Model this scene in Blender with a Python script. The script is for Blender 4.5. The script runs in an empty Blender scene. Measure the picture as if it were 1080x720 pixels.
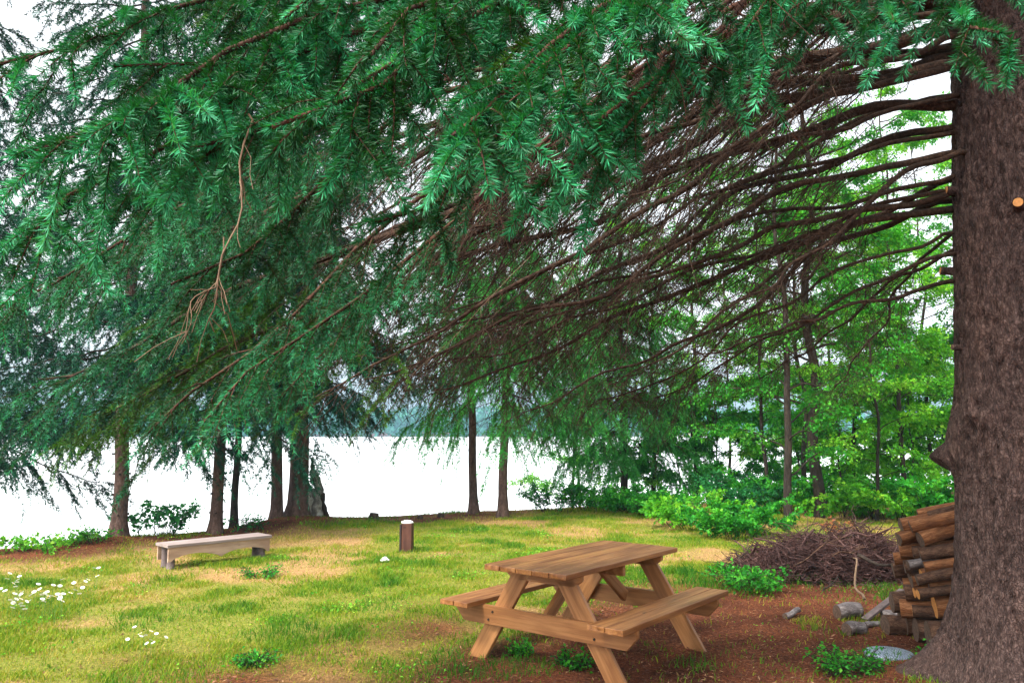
import bpy, bmesh, math, random
import numpy as np
from mathutils import Vector, Matrix

random.seed(7)
RNG = np.random.default_rng(7)
SC = bpy.context.scene
COL = SC.collection
PI = math.pi
R = math.radians

# ------------------------------------------------------------------ camera
CAM_H, F_PX, PITCH = 1.7, 840.0, R(6.45)
cd = bpy.data.cameras.new('camera')
cd.sensor_width = 36.0
cd.lens = 28.0
cd.clip_start = 0.05
cd.clip_end = 6000
cam = bpy.data.objects.new('camera', cd)
cam.location = (0, 0, CAM_H)
cam.rotation_euler = (PI / 2 + PITCH, 0, 0)
COL.objects.link(cam)
SC.camera = cam


def ray(u, v):
    x = (u - 540) / F_PX
    y = (360 - v) / F_PX
    c, s = math.cos(PITCH), math.sin(PITCH)
    return np.array([x, c - y * s, s + y * c])


def gp(u, v, z=0.0):
    """ground point seen at photo pixel u,v"""
    d = ray(u, v)
    t = (z - CAM_H) / d[2]
    return np.array([d[0] * t, d[1] * t, z])


def pt(u, v, dist):
    """point at horizontal distance dist along the view of pixel u,v"""
    d = ray(u, v)
    t = dist / d[1]
    return np.array([d[0] * t, d[1] * t, CAM_H + d[2] * t])


# ------------------------------------------------------------------ noise
_P = np.random.default_rng(3).permutation(256).astype(np.int64)


def vnoise(x, y, z=0.0):
    x, y, z = np.broadcast_arrays(np.asarray(x, float), np.asarray(y, float), np.asarray(z, float))
    xi, yi, zi = np.floor(x).astype(np.int64), np.floor(y).astype(np.int64), np.floor(z).astype(np.int64)
    fx, fy, fz = x - xi, y - yi, z - zi
    fx, fy, fz = [f * f * (3 - 2 * f) for f in (fx, fy, fz)]

    def h(a, b, c):
        return _P[(_P[(_P[a & 255] + b) & 255] + c) & 255] / 255.0
    r = 0
    for i in (0, 1):
        for j in (0, 1):
            for k in (0, 1):
                w = (fx if i else 1 - fx) * (fy if j else 1 - fy) * (fz if k else 1 - fz)
                r = r + w * h(xi + i, yi + j, zi + k)
    return r


def fbm(x, y, z=0.0, o=4):
    a, s, t = 0.5, 0.0, 0.0
    f = 1.0
    for i in range(o):
        s = s + a * vnoise(x * f + 17.3 * i, y * f + 5.1 * i, np.asarray(z) * f + 9.7 * i)
        t += a
        a *= 0.5
        f *= 2.03
    return s / t


def sstep(a, b, x):
    t = np.clip((x - a) / (b - a), 0, 1)
    return t * t * (3 - 2 * t)


def nrm(v):
    return v / np.maximum(np.linalg.norm(v, axis=-1, keepdims=True), 1e-9)


# ------------------------------------------------------------------ terrain
_CX = [-120, -60, -30, -12, -7.2, -5, -3.8, -0.8, 2, 6, 10, 20, 40, 120]
_CY = [-60, -25, -6, 7.6, 11.5, 13.5, 15.1, 16.8, 17.8, 19.5, 22, 28, 40, 80]
LAKE_Z = -1.35


def crest(x):
    return np.interp(x, _CX, _CY)


def ground_z(x, y):
    x = np.asarray(x, float)
    y = np.asarray(y, float)
    e = (y - crest(x)) * 0.8
    z = 0.05 * (fbm(x * 0.35 + 3, y * 0.35, 0.3, 3) - 0.5)
    z = z + 0.13 * np.exp(-(((x + 3.9) / 1.3) ** 2 + ((y - 15.0) / 0.9) ** 2))
    z = z + 0.10 * np.exp(-(((x + 6.1) / 0.7) ** 2 + ((y - 12.35) / 0.6) ** 2))
    z = z + 0.18 * np.exp(-(((x - 3.4) / 0.9) ** 2 + ((y - 5.2) / 0.9) ** 2))
    z = z - 3.4 * sstep(0.4, 5.0, e)
    far = sstep(470, 520, y)
    z = z + far * 4.6 + sstep(520, 860, y) * (1 + 4 * fbm(x / 420 + 2, y / 900, 0.1, 2))
    return z


def needle_mask(x, y):
    """1 where the ground is red brown needle litter"""
    # shade floor below the big tree
    ax, ay = -2.9, 5.2
    bx, by = 2.4, 10.2
    nx, ny = (by - ay), -(bx - ax)
    l = math.hypot(nx, ny)
    s = ((x - ax) * nx + (y - ay) * ny) / l
    n = fbm(x * 1.1, y * 1.1, 1.0, 4) - 0.5
    m1 = sstep(-0.7, 1.3, s + 2.6 * n)
    m1 = m1 * sstep(13.5, 10.0, y + 3 * n)
    e = (y - crest(x)) * 0.8
    m2 = sstep(-1.5, -0.35, e + 1.6 * n) * sstep(1.2, -1.2, x + 2.0 * n)
    return np.clip(np.maximum(m1, m2 * 1.0), 0, 1)


def bare_mask(x, y):
    """tan dry patches in the lawn"""
    return sstep(0.42, 0.62, fbm(x * 0.8 + 31, y * 0.8 + 4, 2.0, 4))


# ------------------------------------------------------------------ geometry
class Geo:
    def __init__(self):
        self.V, self.Q, self.T, self.A = [], [], [], []
        self.n = 0

    def add(self, V, quads=None, tris=None, rnd=None):
        V = np.asarray(V, float).reshape(-1, 3)
        if len(V) == 0:
            return
        if quads is not None and len(quads):
            self.Q.append(np.asarray(quads, np.int64).reshape(-1, 4) + self.n)
        if tris is not None and len(tris):
            self.T.append(np.asarray(tris, np.int64).reshape(-1, 3) + self.n)
        if rnd is None:
            rnd = np.full(len(V), 0.5)
        self.A.append(np.broadcast_to(np.asarray(rnd, float), (len(V),)))
        self.V.append(V)
        self.n += len(V)

    def mesh(self, name, origin=(0, 0, 0), smooth=True):
        V = np.concatenate(self.V) - np.asarray(origin, float)
        Q = np.concatenate(self.Q) if self.Q else np.zeros((0, 4), np.int64)
        T = np.concatenate(self.T) if self.T else np.zeros((0, 3), np.int64)
        me = bpy.data.meshes.new(name)
        me.vertices.add(len(V))
        me.vertices.foreach_set('co', V.astype(np.float32).ravel())
        nl = Q.size + T.size
        me.loops.add(nl)
        me.loops.foreach_set('vertex_index', np.concatenate([Q.ravel(), T.ravel()]).astype(np.int32))
        npoly = len(Q) + len(T)
        me.polygons.add(npoly)
        st = np.concatenate([np.arange(len(Q)) * 4, Q.size + np.arange(len(T)) * 3]).astype(np.int32)
        me.polygons.foreach_set('loop_start', st)
        me.polygons.foreach_set('use_smooth', np.full(npoly, smooth, dtype=bool))
        at = me.attributes.new('rnd', 'FLOAT', 'POINT')
        at.data.foreach_set('value', np.concatenate(self.A).astype(np.float32))
        me.update(calc_edges=True)
        return me

    def build(self, name, mat, parent=None, origin=None, smooth=True):
        if origin is None:
            origin = tuple(parent.matrix_basis.translation) if parent is not None else (0, 0, 0)
            if parent is not None and parent.parent is not None:
                origin = tuple(Vector(origin) + parent.parent.matrix_basis.translation)
        me = self.mesh(name, origin, smooth)
        me.materials.append(mat)
        o = bpy.data.objects.new(name, me)
        COL.objects.link(o)
        if parent is not None:
            o.parent = parent
        else:
            o.location = origin
        return o


def tube(geo, P, Rd, k=3, rnd=None, cap=False):
    """P (N,K,3) centre lines, Rd (N,K) radii"""
    P = np.asarray(P, float)
    if P.ndim == 2:
        P = P[None]
    Rd = np.asarray(Rd, float)
    if Rd.ndim == 1:
        Rd = np.broadcast_to(Rd, P.shape[:2])
    N, K, _ = P.shape
    if N == 0:
        return
    T = np.gradient(P, axis=1)
    T = nrm(T)
    ref = np.zeros((N, 1, 3))
    m = nrm(P[:, -1] - P[:, 0])
    up = np.where(np.abs(m[:, 2:3]) > 0.85, np.array([[1.0, 0, 0]]), np.array([[0, 0, 1.0]]))
    A = nrm(np.cross(T, up[:, None, :]))
    B = np.cross(T, A)
    th = np.arange(k) * 2 * PI / k
    V = P[:, :, None, :] + Rd[:, :, None, None] * (A[:, :, None, :] * np.cos(th)[None, None, :, None] + B[:, :, None, :] * np.sin(th)[None, None, :, None])
    i = np.arange(N)[:, None, None] * K * k
    j = np.arange(K - 1)[None, :, None] * k
    a = np.arange(k)[None, None, :]
    b = (a + 1) % k
    q = np.stack([i + j + a, i + j + b, i + j + k + b, i + j + k + a], -1).reshape(-1, 4)
    r = None
    if rnd is not None:
        r = np.repeat(np.asarray(rnd, float), K * k)
    tr = None
    if cap:
        tl = []
        for s0 in (0, (K - 1) * k):
            for n_ in range(N):
                base = n_ * K * k + s0
                for q_ in range(1, k - 1):
                    tl.append((base, base + q_, base + q_ + 1))
        tr = tl
    geo.add(V.reshape(-1, 3), quads=q, tris=tr, rnd=r)


def resample(P, t):
    """P (K,3) at params t in [0,1] -> positions, tangents"""
    K = len(P)
    f = np.clip(t, 0, 0.9999) * (K - 1)
    i = f.astype(int)
    w = (f - i)[:, None]
    T = nrm(np.gradient(P, axis=0))
    return P[i] * (1 - w) + P[i + 1] * w, nrm(T[i] * (1 - w) + T[i + 1] * w)


def batch_resample(P, idx, t):
    K = P.shape[1]
    f = np.clip(t, 0, 0.9999) * (K - 1)
    i = f.astype(int)
    w = (f - i)[:, None]
    a, b = P[idx, i], P[idx, i + 1]
    return a * (1 - w) + b * w, nrm(b - a)


def needles(geo, rng, P, dens, ln, wd, ang=52, s0=0.0, quad=False, rbase=None, prnd=None):
    """needles along a batch of twig lines"""
    P = np.asarray(P, float)
    if len(P) == 0:
        return
    L = np.linalg.norm(np.diff(P, axis=1), axis=2).sum(1)
    cnt = np.maximum((L * dens).astype(int), 3)
    idx = np.repeat(np.arange(len(P)), cnt)
    n = len(idx)
    t = s0 + (1 - s0) * rng.random(n)
    pos, T = batch_resample(P, idx, t)
    rv = nrm(rng.normal(size=(n, 3)))
    perp = nrm(np.cross(T, rv))
    perp[:, 2] += 0.25
    perp = nrm(perp)
    a = np.radians(ang + rng.normal(size=n) * 10) * (1 - 0.45 * sstep(0.8, 1, t))
    D = nrm(T * np.cos(a)[:, None] + perp * np.sin(a)[:, None])
    l = ln * (0.75 + 0.4 * rng.random(n))
    side = nrm(np.cross(D, nrm(rng.normal(size=(n, 3))))) * (wd * 0.5)
    pr = rng.random(len(P)) if prnd is None else prnd
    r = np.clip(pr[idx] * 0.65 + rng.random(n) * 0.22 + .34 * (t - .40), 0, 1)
    tip = pos + D * l[:, None]
    if quad:
        mid = pos + D * (l * 0.6)[:, None]
        mid[:, 2] += 0.0
        V = np.stack([pos - side * .7, pos + side * .7, mid + side, tip, mid - side], 1).reshape(-1, 3)
        b = np.arange(n) * 5
        q = np.stack([b, b + 1, b + 2, b + 4], 1)
        tr = np.stack([b + 4, b + 2, b + 3], 1)
        geo.add(V, quads=q, tris=tr, rnd=np.repeat(r, 5))
    else:
        V = np.stack([pos - side, pos + side, tip], 1).reshape(-1, 3)
        geo.add(V, tris=np.arange(n * 3).reshape(-1, 3), rnd=np.repeat(r, 3))


def leaves(geo, rng, C, D, size, rnd=None, flat=0.6):
    """folded leaf faces at C pointing along D"""
    n = len(C)
    if n == 0:
        return
    D = nrm(D)
    up = rng.normal(size=(n, 3)) * (1 - flat)
    up[:, 2] += flat
    S = nrm(np.cross(D, up))
    N = np.cross(S, D)
    s = size * (0.6 + 0.7 * rng.random(n))[:, None]
    w = 0.30 + 0.12 * rng.random(n)[:, None]
    base = C
    mid = C + D * s * 0.45
    tip = C + D * s - N * s * 0.12
    l_ = mid + S * s * w + N * s * 0.10
    r_ = mid - S * s * w + N * s * 0.10
    V = np.stack([base, r_, tip, l_], 1).reshape(-1, 3)
    b = np.arange(n) * 4
    tr = np.concatenate([np.stack([b, b + 1, b + 2], 1), np.stack([b, b + 2, b + 3], 1)])
    if rnd is None:
        rnd = rng.random(n)
    geo.add(V, tris=tr, rnd=np.repeat(rnd, 4))


def bez(P0, P1, P2, P3, n):
    t = np.linspace(0, 1, n)[:, None]
    return (1 - t) ** 3 * P0 + 3 * (1 - t) ** 2 * t * P1 + 3 * (1 - t) * t * t * P2 + t ** 3 * P3


def wiggle(rng, n, amp):
    w = rng.normal(size=(n, 3))
    for _ in range(3):
        w[1:-1] = (w[:-2] + w[1:-1] + w[2:]) / 3
    w *= amp / 0.35
    w *= np.sin(np.linspace(0, PI, n))[:, None] ** 0.5
    return w


def side_shoots(rng, pos, T, length, a_lo, a_hi, dz_lo, dz_hi, droop, K, jit):
    """shoots leaving positions pos with parent tangents T"""
    n = len(pos)
    S = nrm(np.cross(T, np.array([0, 0, 1.0])) + 1e-6)
    tw = rng.normal(size=(n, 1)) * 0.35
    S = nrm(S + tw * np.array([0, 0, 1.0]))
    sg = np.where(np.arange(n) % 2 == 0, 1.0, -1.0)[:, None]
    a = np.radians(rng.uniform(a_lo, a_hi, n))[:, None]
    D = T * np.cos(a) + S * sg * np.sin(a)
    D[:, 2] += rng.uniform(dz_lo, dz_hi, n)
    D = nrm(D)
    s = np.linspace(0, 1, K)[None, :, None]
    P = pos[:, None, :] + D[:, None, :] * s * length[:, None, None]
    P[:, :, 2] -= droop * length[:, None] * (s[..., 0] ** 2)
    j = np.cumsum(rng.normal(size=(n, K, 3)) * jit, axis=1) * length[:, None, None]
    j -= j[:, :1]
    return P + j


def spruce_limb(rng, P0, P3, lift, sag, r0, sec_len, sec_step, ter_step, bare, wood, leaf,
                dens=450, nl=0.02, nw=0.002, quad=False, droop=0.5, ter_len=0.2, dead_k=1.0, jit=None, fan=(22, 55), dead_len=1.0):
    P0, P3 = np.asarray(P0, float), np.asarray(P3, float)
    L = np.linalg.norm(P3 - P0)
    P1 = P0 + (P3 - P0) * 0.33 + np.array([0, 0, lift])
    P2 = P0 + (P3 - P0) * 0.72 + np.array([0, 0, -sag])
    n = 30
    path = bez(P0, P1, P2, P3, n) + wiggle(rng, n, 0.010 * L)
    t = np.linspace(0, 1, n)
    r0 = r0 * (.62 if bare > .9 else .8)
    tube(wood, path, (r0 * (1 - t) ** 0.9 + 0.0035)[None], k=7, rnd=[rng.random()])
    ts = np.arange(0.17 if bare > .6 else 0.06, 0.99, sec_step / L)
    ts = np.clip(ts + rng.uniform(-.4, .4, len(ts)) * sec_step / L, 0.03, 0.985)
    pos, T = resample(path, ts)
    l2 = sec_len * (0.30 + 0.70 * np.sin(PI * np.clip(ts * 0.85 + 0.12, 0, 1))) * rng.uniform(0.55, 1.25, len(ts))
    live = ts > bare + 0.03 + rng.normal(size=len(ts)) * 0.05
    l2 = np.where(live, l2, l2 * dead_len * rng.uniform(0.4, 1.25, len(ts)))
    K2 = 7
    sec = side_shoots(rng, pos, T, l2, fan[0], fan[1], -0.45, 0.08, droop, K2, jit or 0.03)
    rr = np.maximum(0.0028, r0 * (1 - ts) * 0.28)
    taper = np.linspace(1, 0.35, K2)[None]
    tube(wood, sec, rr[:, None] * taper, k=4, rnd=rng.random(len(sec)))
    # tertiary
    cnt = np.maximum((l2 / ter_step * np.where(live, 1.0, dead_k)).astype(int), 1)
    idx = np.repeat(np.arange(len(sec)), cnt)
    t3 = rng.uniform(0.12, 0.98, len(idx))
    p3, T3 = batch_resample(sec, idx, t3)
    lv = live[idx]
    l3 = ter_len * (1.15 - 0.55 * t3) * rng.uniform(0.5, 1.3, len(idx))
    l3 = np.where(lv, l3, l3 * rng.uniform(0.5, 1.9, len(idx)))
    K3 = 4
    ter = side_shoots(rng, p3, T3, l3, 30, 60, -0.40, 0.10, droop * 0.8, K3, jit or 0.05)
    tube(wood, ter, np.where(lv, 0.0016, 0.0015)[:, None] * np.linspace(1, 0.5, K3)[None], k=3, rnd=rng.random(len(ter)))
    # quaternary dead twiglets
    dn = ~lv
    if dn.sum():
        id4 = np.where(dn)[0]
        t4 = rng.uniform(0.2, 0.95, len(id4))
        p4, T4 = batch_resample(ter, id4, t4)
        l4 = rng.uniform(0.04, 0.16, len(id4))
        q4 = side_shoots(rng, p4, T4, l4, 30, 65, -0.5, 0.1, 0.3, 3, 0.08)
        tube(wood, q4, np.full((len(q4), 3), 0.0011), k=3, rnd=rng.random(len(q4)))
    if leaf is not None:
        hue = rng.random() * 0.35
        pr = np.clip(hue + rng.random(len(ter)) * 0.75, 0, 1)
        if lv.sum():
            needles(leaf, rng, ter[lv], dens, nl, nw, quad=quad, prnd=pr[lv])
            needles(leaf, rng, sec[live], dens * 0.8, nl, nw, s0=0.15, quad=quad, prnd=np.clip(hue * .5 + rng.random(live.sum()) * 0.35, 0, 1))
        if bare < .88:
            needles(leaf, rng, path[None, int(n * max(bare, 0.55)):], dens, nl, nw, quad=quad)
        # a few tired sprigs on the bare part
        k = np.where(~lv)[0]
        k = k[rng.random(len(k)) < 0.05]
        if len(k):
            needles(leaf, rng, ter[k], dens * 0.5, nl, nw, quad=quad, prnd=np.full(len(k), 0.15))
    return path


# ------------------------------------------------------------------ materials
def new_mat(name):
    m = bpy.data.materials.new(name)
    m.use_nodes = True
    nt = m.node_tree
    b = nt.nodes['Principled BSDF']
    return m, nt, b, nt.nodes['Material Output']


def N(nt, typ, **kw):
    n = nt.nodes.new(typ)
    for k, v in kw.items():
        if k in n.inputs:
            n.inputs[k].default_value = v
        else:
            setattr(n, k, v)
    return n


def ramp(nt, fac, stops, interp='LINEAR'):
    n = nt.nodes.new('ShaderNodeValToRGB')
    cr = n.color_ramp
    cr.interpolation = interp
    while len(cr.elements) < len(stops):
        cr.elements.new(0.5)
    for e, (p, c) in zip(cr.elements, stops):
        e.position = p
        e.color = (*c, 1) if len(c) == 3 else c
    nt.links.new(fac, n.inputs[0])
    return n.outputs[0]


def mix(nt, fac, a, b, mode='MIX'):
    n = nt.nodes.new('ShaderNodeMix')
    n.data_type = 'RGBA'
    n.blend_type = mode
    for s, v in ((0, fac), (6, a), (7, b)):
        if isinstance(v, (int, float)):
            n.inputs[s].default_value = v
        elif isinstance(v, tuple):
            n.inputs[s].default_value = (*v, 1)
        else:
            nt.links.new(v, n.inputs[s])
    return n.outputs[2]


def coords(nt, kind='Object', scale=(1, 1, 1)):
    tc = nt.nodes.new('ShaderNodeTexCoord')
    mp = nt.nodes.new('ShaderNodeMapping')
    mp.inputs['Scale'].default_value = scale
    nt.links.new(tc.outputs[kind], mp.inputs[0])
    return mp.outputs[0]


def noise(nt, vec, scale, detail=4, rough=0.55):
    n = N(nt, 'ShaderNodeTexNoise', Scale=scale, Detail=detail, Roughness=rough)
    if vec is not None:
        nt.links.new(vec, n.inputs['Vector'])
    return n.outputs['Fac']


def bump(nt, h, strength, dist, b):
    n = N(nt, 'ShaderNodeBump', Strength=strength, Distance=dist)
    nt.links.new(h, n.inputs['Height'])
    nt.links.new(n.outputs[0], b.inputs['Normal'])
    return n


def attr(nt, name='rnd'):
    n = nt.nodes.new('ShaderNodeAttribute')
    n.attribute_name = name
    return n.outputs['Fac']


def leaf_mat(name, stops, trans=0.3, rough=0.5, tint=(1.3, 1.25, 0.6), spec=0.4):
    m, nt, b, out = new_mat(name)
    c = ramp(nt, attr(nt), stops)
    nt.links.new(c, b.inputs['Base Color'])
    b.inputs['Roughness'].default_value = rough
    b.inputs['Specular IOR Level'].default_value = spec
    tr = nt.nodes.new('ShaderNodeBsdfTranslucent')
    tc = mix(nt, 1.0, c, tint, 'MULTIPLY')
    nt.links.new(tc, tr.inputs[0])
    ms = nt.nodes.new('ShaderNodeMixShader')
    ms.inputs[0].default_value = trans
    nt.links.new(b.outputs[0], ms.inputs[1])
    nt.links.new(tr.outputs[0], ms.inputs[2])
    nt.links.new(ms.outputs[0], out.inputs[0])
    return m


def bark_mat(name, dark, mid, light, scale=(14, 14, 5), bs=0.6, bd=0.012, extra=None):
    m, nt, b, out = new_mat(name)
    v = coords(nt, 'Object', scale)
    n1 = noise(nt, v, 1.0, 6, 0.65)
    vo = N(nt, 'ShaderNodeTexVoronoi', Scale=1.6)
    vo.feature = 'DISTANCE_TO_EDGE'
    dn_ = N(nt, 'ShaderNodeTexNoise', Scale=.55, Detail=4.0)
    nt.links.new(v, dn_.inputs['Vector'])
    wv = mix(nt, 1.0, v, mix(nt, 1.0, dn_.outputs['Color'], (2.4, 2.4, 2.4), 'MULTIPLY'), 'ADD')
    nt.links.new(wv, vo.inputs['Vector'])
    edge = ramp(nt, vo.outputs['Distance'], [(0, (0, 0, 0)), (0.18, (1, 1, 1))])
    c = ramp(nt, n1, [(0.3, dark), (0.5, mid), (0.72, light)])
    c = mix(nt, edge, mix(nt, 0.45, c, dark), c)
    lo = noise(nt, coords(nt, 'Object', (3.1, 3.1, 1.2)), 1.0, 6, 0.7)
    c = mix(nt, 1.0, c, ramp(nt, lo, [(.32, (.62, .60, .58)), (.5, (1, 1, 1)), (.68, (1.35, 1.28, 1.2))]), 'MULTIPLY')
    if extra:
        n3 = noise(nt, coords(nt, 'Object', (2.2, 2.2, 1.6)), 1.0, 5, 0.7)
        f = ramp(nt, n3, [(0.52, (0, 0, 0)), (0.64, (1, 1, 1))])
        c = mix(nt, f, c, extra)
    nt.links.new(c, b.inputs['Base Color'])
    b.inputs['Roughness'].default_value = 0.88
    b.inputs['Specular IOR Level'].default_value = 0.2
    h = mix(nt, 0.6, edge, n1)
    bump(nt, h, bs, bd, b)
    return m


def wood_mat(name, c0, c1, c2, rough=0.5, grain=(1.6, 26, 26), spec=0.5):
    m, nt, b, out = new_mat(name)
    tc = nt.nodes.new('ShaderNodeTexCoord')
    oi = nt.nodes.new('ShaderNodeObjectInfo')
    ad = N(nt, 'ShaderNodeVectorMath', operation='MULTIPLY_ADD')
    nt.links.new(oi.outputs['Random'], ad.inputs[0])
    ad.inputs[1].default_value = (13, 7, 5)
    nt.links.new(tc.outputs['Object'], ad.inputs[2])
    mp = nt.nodes.new('ShaderNodeMapping')
    mp.inputs['Scale'].default_value = grain
    nt.links.new(ad.outputs[0], mp.inputs[0])
    n1 = noise(nt, mp.outputs[0], 1.0, 6, 0.6)
    mp2 = nt.nodes.new('ShaderNodeMapping')
    mp2.inputs['Scale'].default_value = (1.4, 4, 4)
    nt.links.new(ad.outputs[0], mp2.inputs[0])
    n2 = noise(nt, mp2.outputs[0], 1.5, 3)
    f = mix(nt, 0.35, n1, n2)
    f = mix(nt, 0.25, f, attr(nt))
    c = ramp(nt, f, [(0.32, c0), (0.5, c1), (0.68, c2)])
    # knots
    mp3 = nt.nodes.new('ShaderNodeMapping')
    mp3.inputs['Scale'].default_value = (3.0, 7, 7)
    nt.links.new(ad.outputs[0], mp3.inputs[0])
    vo = N(nt, 'ShaderNodeTexVoronoi', Scale=1.0)
    nt.links.new(mp3.outputs[0], vo.inputs['Vector'])
    k = ramp(nt, vo.outputs['Distance'], [(0.05, (1, 1, 1)), (0.12, (0, 0, 0))])
    c = mix(nt, k, c, tuple(x * 0.45 for x in c0))
    nt.links.new(c, b.inputs['Base Color'])
    b.inputs['Specular IOR Level'].default_value = spec
    rr = ramp(nt, n1, [(0.3, (rough + .12,) * 3), (0.7, (rough - .08,) * 3)])
    nt.links.new(rr, b.inputs['Roughness'])
    bump(nt, n1, 0.25, 0.004, b)
    return m


def plain_mat(name, col, rough=0.6, var=0.25, scale=20):
    m, nt, b, out = new_mat(name)
    n1 = noise(nt, coords(nt), scale, 5)
    c = ramp(nt, n1, [(0.3, tuple(x * (1 - var) for x in col)), (0.7, tuple(min(1, x * (1 + var)) for x in col))])
    nt.links.new(c, b.inputs['Base Color'])
    b.inputs['Roughness'].default_value = rough
    bump(nt, n1, 0.3, 0.003, b)
    return m


M = {}
M['needle_near'] = leaf_mat('spruce needles', [(0, (.004, .020, .005)), (.22, (.012, .060, .010)), (.45, (.009, .095, .038)), (.75, (.020, .22, .095)), (1, (.07, .42, .22))], 0.22, 0.5, (1.6, 1.25, .4), .25)  # dark stops lowered to put deep shade inside the foliage into the colour
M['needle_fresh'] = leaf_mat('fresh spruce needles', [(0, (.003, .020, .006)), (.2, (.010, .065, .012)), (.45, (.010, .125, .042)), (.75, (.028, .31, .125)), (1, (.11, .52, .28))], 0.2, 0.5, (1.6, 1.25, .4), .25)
M['needle_olive'] = leaf_mat('spruce needles with backlight in colour', [(0, (.012, .035, .004)), (.4, (.032, .11, .010)), (.75, (.07, .24, .025)), (1, (.15, .38, .06))], 0.3, 0.5, (1.5, 1.25, .4), .25)  # yellow green puts the glow of backlit needles into the colour
M['needle_shore'] = leaf_mat('shore spruce needles', [(0, (.003, .018, .009)), (.4, (.006, .055, .028)), (.8, (.011, .13, .065)), (1, (.03, .25, .14))], 0.16, 0.55, (1.3, 1.2, .6), .2)
M['needle_pine'] = leaf_mat('pine needles', [(0, (.012, .09, .012)), (.5, (.03, .25, .035)), (1, (.10, .44, .07))], 0.3, 0.5, spec=.25)
M['leaf_green'] = leaf_mat('broad leaves', [(0, (.010, .11, .015)), (.5, (.03, .28, .022)), (.85, (.085, .42, .03)), (1, (.22, .56, .04))], 0.42, 0.5, (1.5, 1.2, .5), .25)
M['leaf_lime'] = leaf_mat('lime leaves', [(0, (.03, .20, .012)), (.5, (.10, .42, .026)), (.85, (.23, .58, .04)), (1, (.42, .66, .09))], 0.46, 0.5, (1.4, 1.2, .5), .25)
M['leaf_deep'] = leaf_mat('deep green leaves', [(0, (.008, .07, .02)), (.5, (.018, .17, .045)), (1, (.05, .30, .07))], 0.35, 0.5, spec=.25)
M['grass'] = leaf_mat('grass blades', [(0, (.030, .14, .010)), (.35, (.105, .24, .012)), (.62, (.24, .31, .016)), (.82, (.36, .31, .05)), (1, (.54, .38, .14))], 0.3, 0.6, (1.2, 1.1, .6), 0.15)
M['bark_big'] = bark_mat('furrowed spruce bark', (.028, .017, .014), (.092, .056, .048), (.185, .122, .105), (38, 38, 20), 1.0, 0.016)
M['bark_shore'] = bark_mat('shore trunk bark', (.05, .03, .025), (.12, .075, .06), (.19, .125, .105), (16, 16, 8), 0.7, 0.015)
M['bark_dark'] = bark_mat('dark bark', (.015, .011, .009), (.04, .03, .023), (.085, .06, .045), (14, 14, 5), 0.7, 0.012)
M['bark_lichen'] = bark_mat('lichen mottled bark', (.06, .055, .045), (.2, .19, .16), (.42, .42, .36), (9, 9, 7), 0.6, 0.012, (.45, .47, .40))
M['limb'] = bark_mat('limb bark', (.014, .008, .005), (.046, .026, .016), (.12, .070, .045), (40, 40, 40), 0.4, 0.004)
M['limb_red'] = bark_mat('reddish limb bark', (.025, .010, .007), (.065, .027, .017), (.13, .062, .04), (40, 40, 40), 0.4, 0.004)
M['twig_pale'] = plain_mat('pale dead twig', (.17, .105, .06), 0.8)
M['cut_wood'] = plain_mat('fresh cut wood', (.62, .27, .07), 0.7, .2, 60)
M['cut_grey'] = plain_mat('weathered cut wood', (.11, .065, .042), 0.8, .5, 50)
M['log_bark'] = bark_mat('log bark', (.03, .016, .010), (.10, .052, .032), (.20, .115, .075), (12, 30, 30), 0.7, 0.01)
M['log_brown'] = bark_mat('log bark brown', (.09, .032, .012), (.24, .10, .042), (.40, .20, .095), (6, 34, 34), 0.7, 0.01)
M['log_grey'] = bark_mat('grey log', (.07, .06, .06), (.20, .17, .165), (.42, .38, .37), (9, 26, 26), 0.7, 0.01)
M['cedar'] = wood_mat('stained cedar boards', (.17, .058, .014), (.45, .205, .066), (.68, .41, .17), 0.38)
M['cedar_pale'] = wood_mat('stained cedar frame', (.22, .085, .022), (.45, .21, .075), (.64, .37, .16), 0.5)
M['bench_pale'] = wood_mat('pale bench wood', (.30, .19, .13), (.50, .35, .25), (.64, .48, .36), 0.6, (2, 18, 18), .3)
M['bench_top'] = wood_mat('weathered bench top', (.22, .17, .155), (.36, .29, .27), (.50, .43, .40), 0.6, (2, 22, 22), .3)
M['bench_leg'] = plain_mat('grey brown bench leg', (.13, .095, .09), 0.85, .35)
M['post'] = wood_mat('brown post wood', (.055, .02, .013), (.12, .045, .028), (.19, .08, .05), 0.6, (14, 14, 2), .3)
M['post_dark'] = plain_mat('dark post board', (.022, .014, .012), 0.8)
M['white'] = plain_mat('white', (.78, .78, .76), 0.6, .08)
M['petal'] = leaf_mat('daisy petals', [(0, (.75, .75, .72)), (1, (.82, .82, .80))], 0.25, 0.6, (1, 1, 1))
M['yolk'] = plain_mat('daisy centre', (.75, .45, .03), 0.7)
M['stem'] = plain_mat('stem', (.08, .2, .03), 0.6)
M['stone'] = None
M['bolt'] = plain_mat('dull dark steel', (.05, .045, .04), .45)
M['bolt'].node_tree.nodes['Principled BSDF'].inputs['Metallic'].default_value = .7
M['far'] = leaf_mat('far woods', [(0, (.008, .075, .05)), (.5, (.02, .16, .10)), (1, (.06, .26, .14))], 0.2, 0.7)
M['rust'] = leaf_mat('rusty dead fern', [(0, (.28, .09, .03)), (1, (.50, .20, .07))], 0.3, 0.7, (1.1, 1, .8))
M['stick'] = bark_mat('brush stick', (.025, .011, .010), (.075, .037, .032), (.17, .10, .09), (30, 30, 30), 0.4, 0.004)
M['litter'] = leaf_mat('needle litter', [(0, (.03, .010, .007)), (.5, (.10, .033, .017)), (.85, (.20, .08, .038)), (1, (.38, .22, .11))], 0.1, 0.8, (1, 1, 1))


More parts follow.
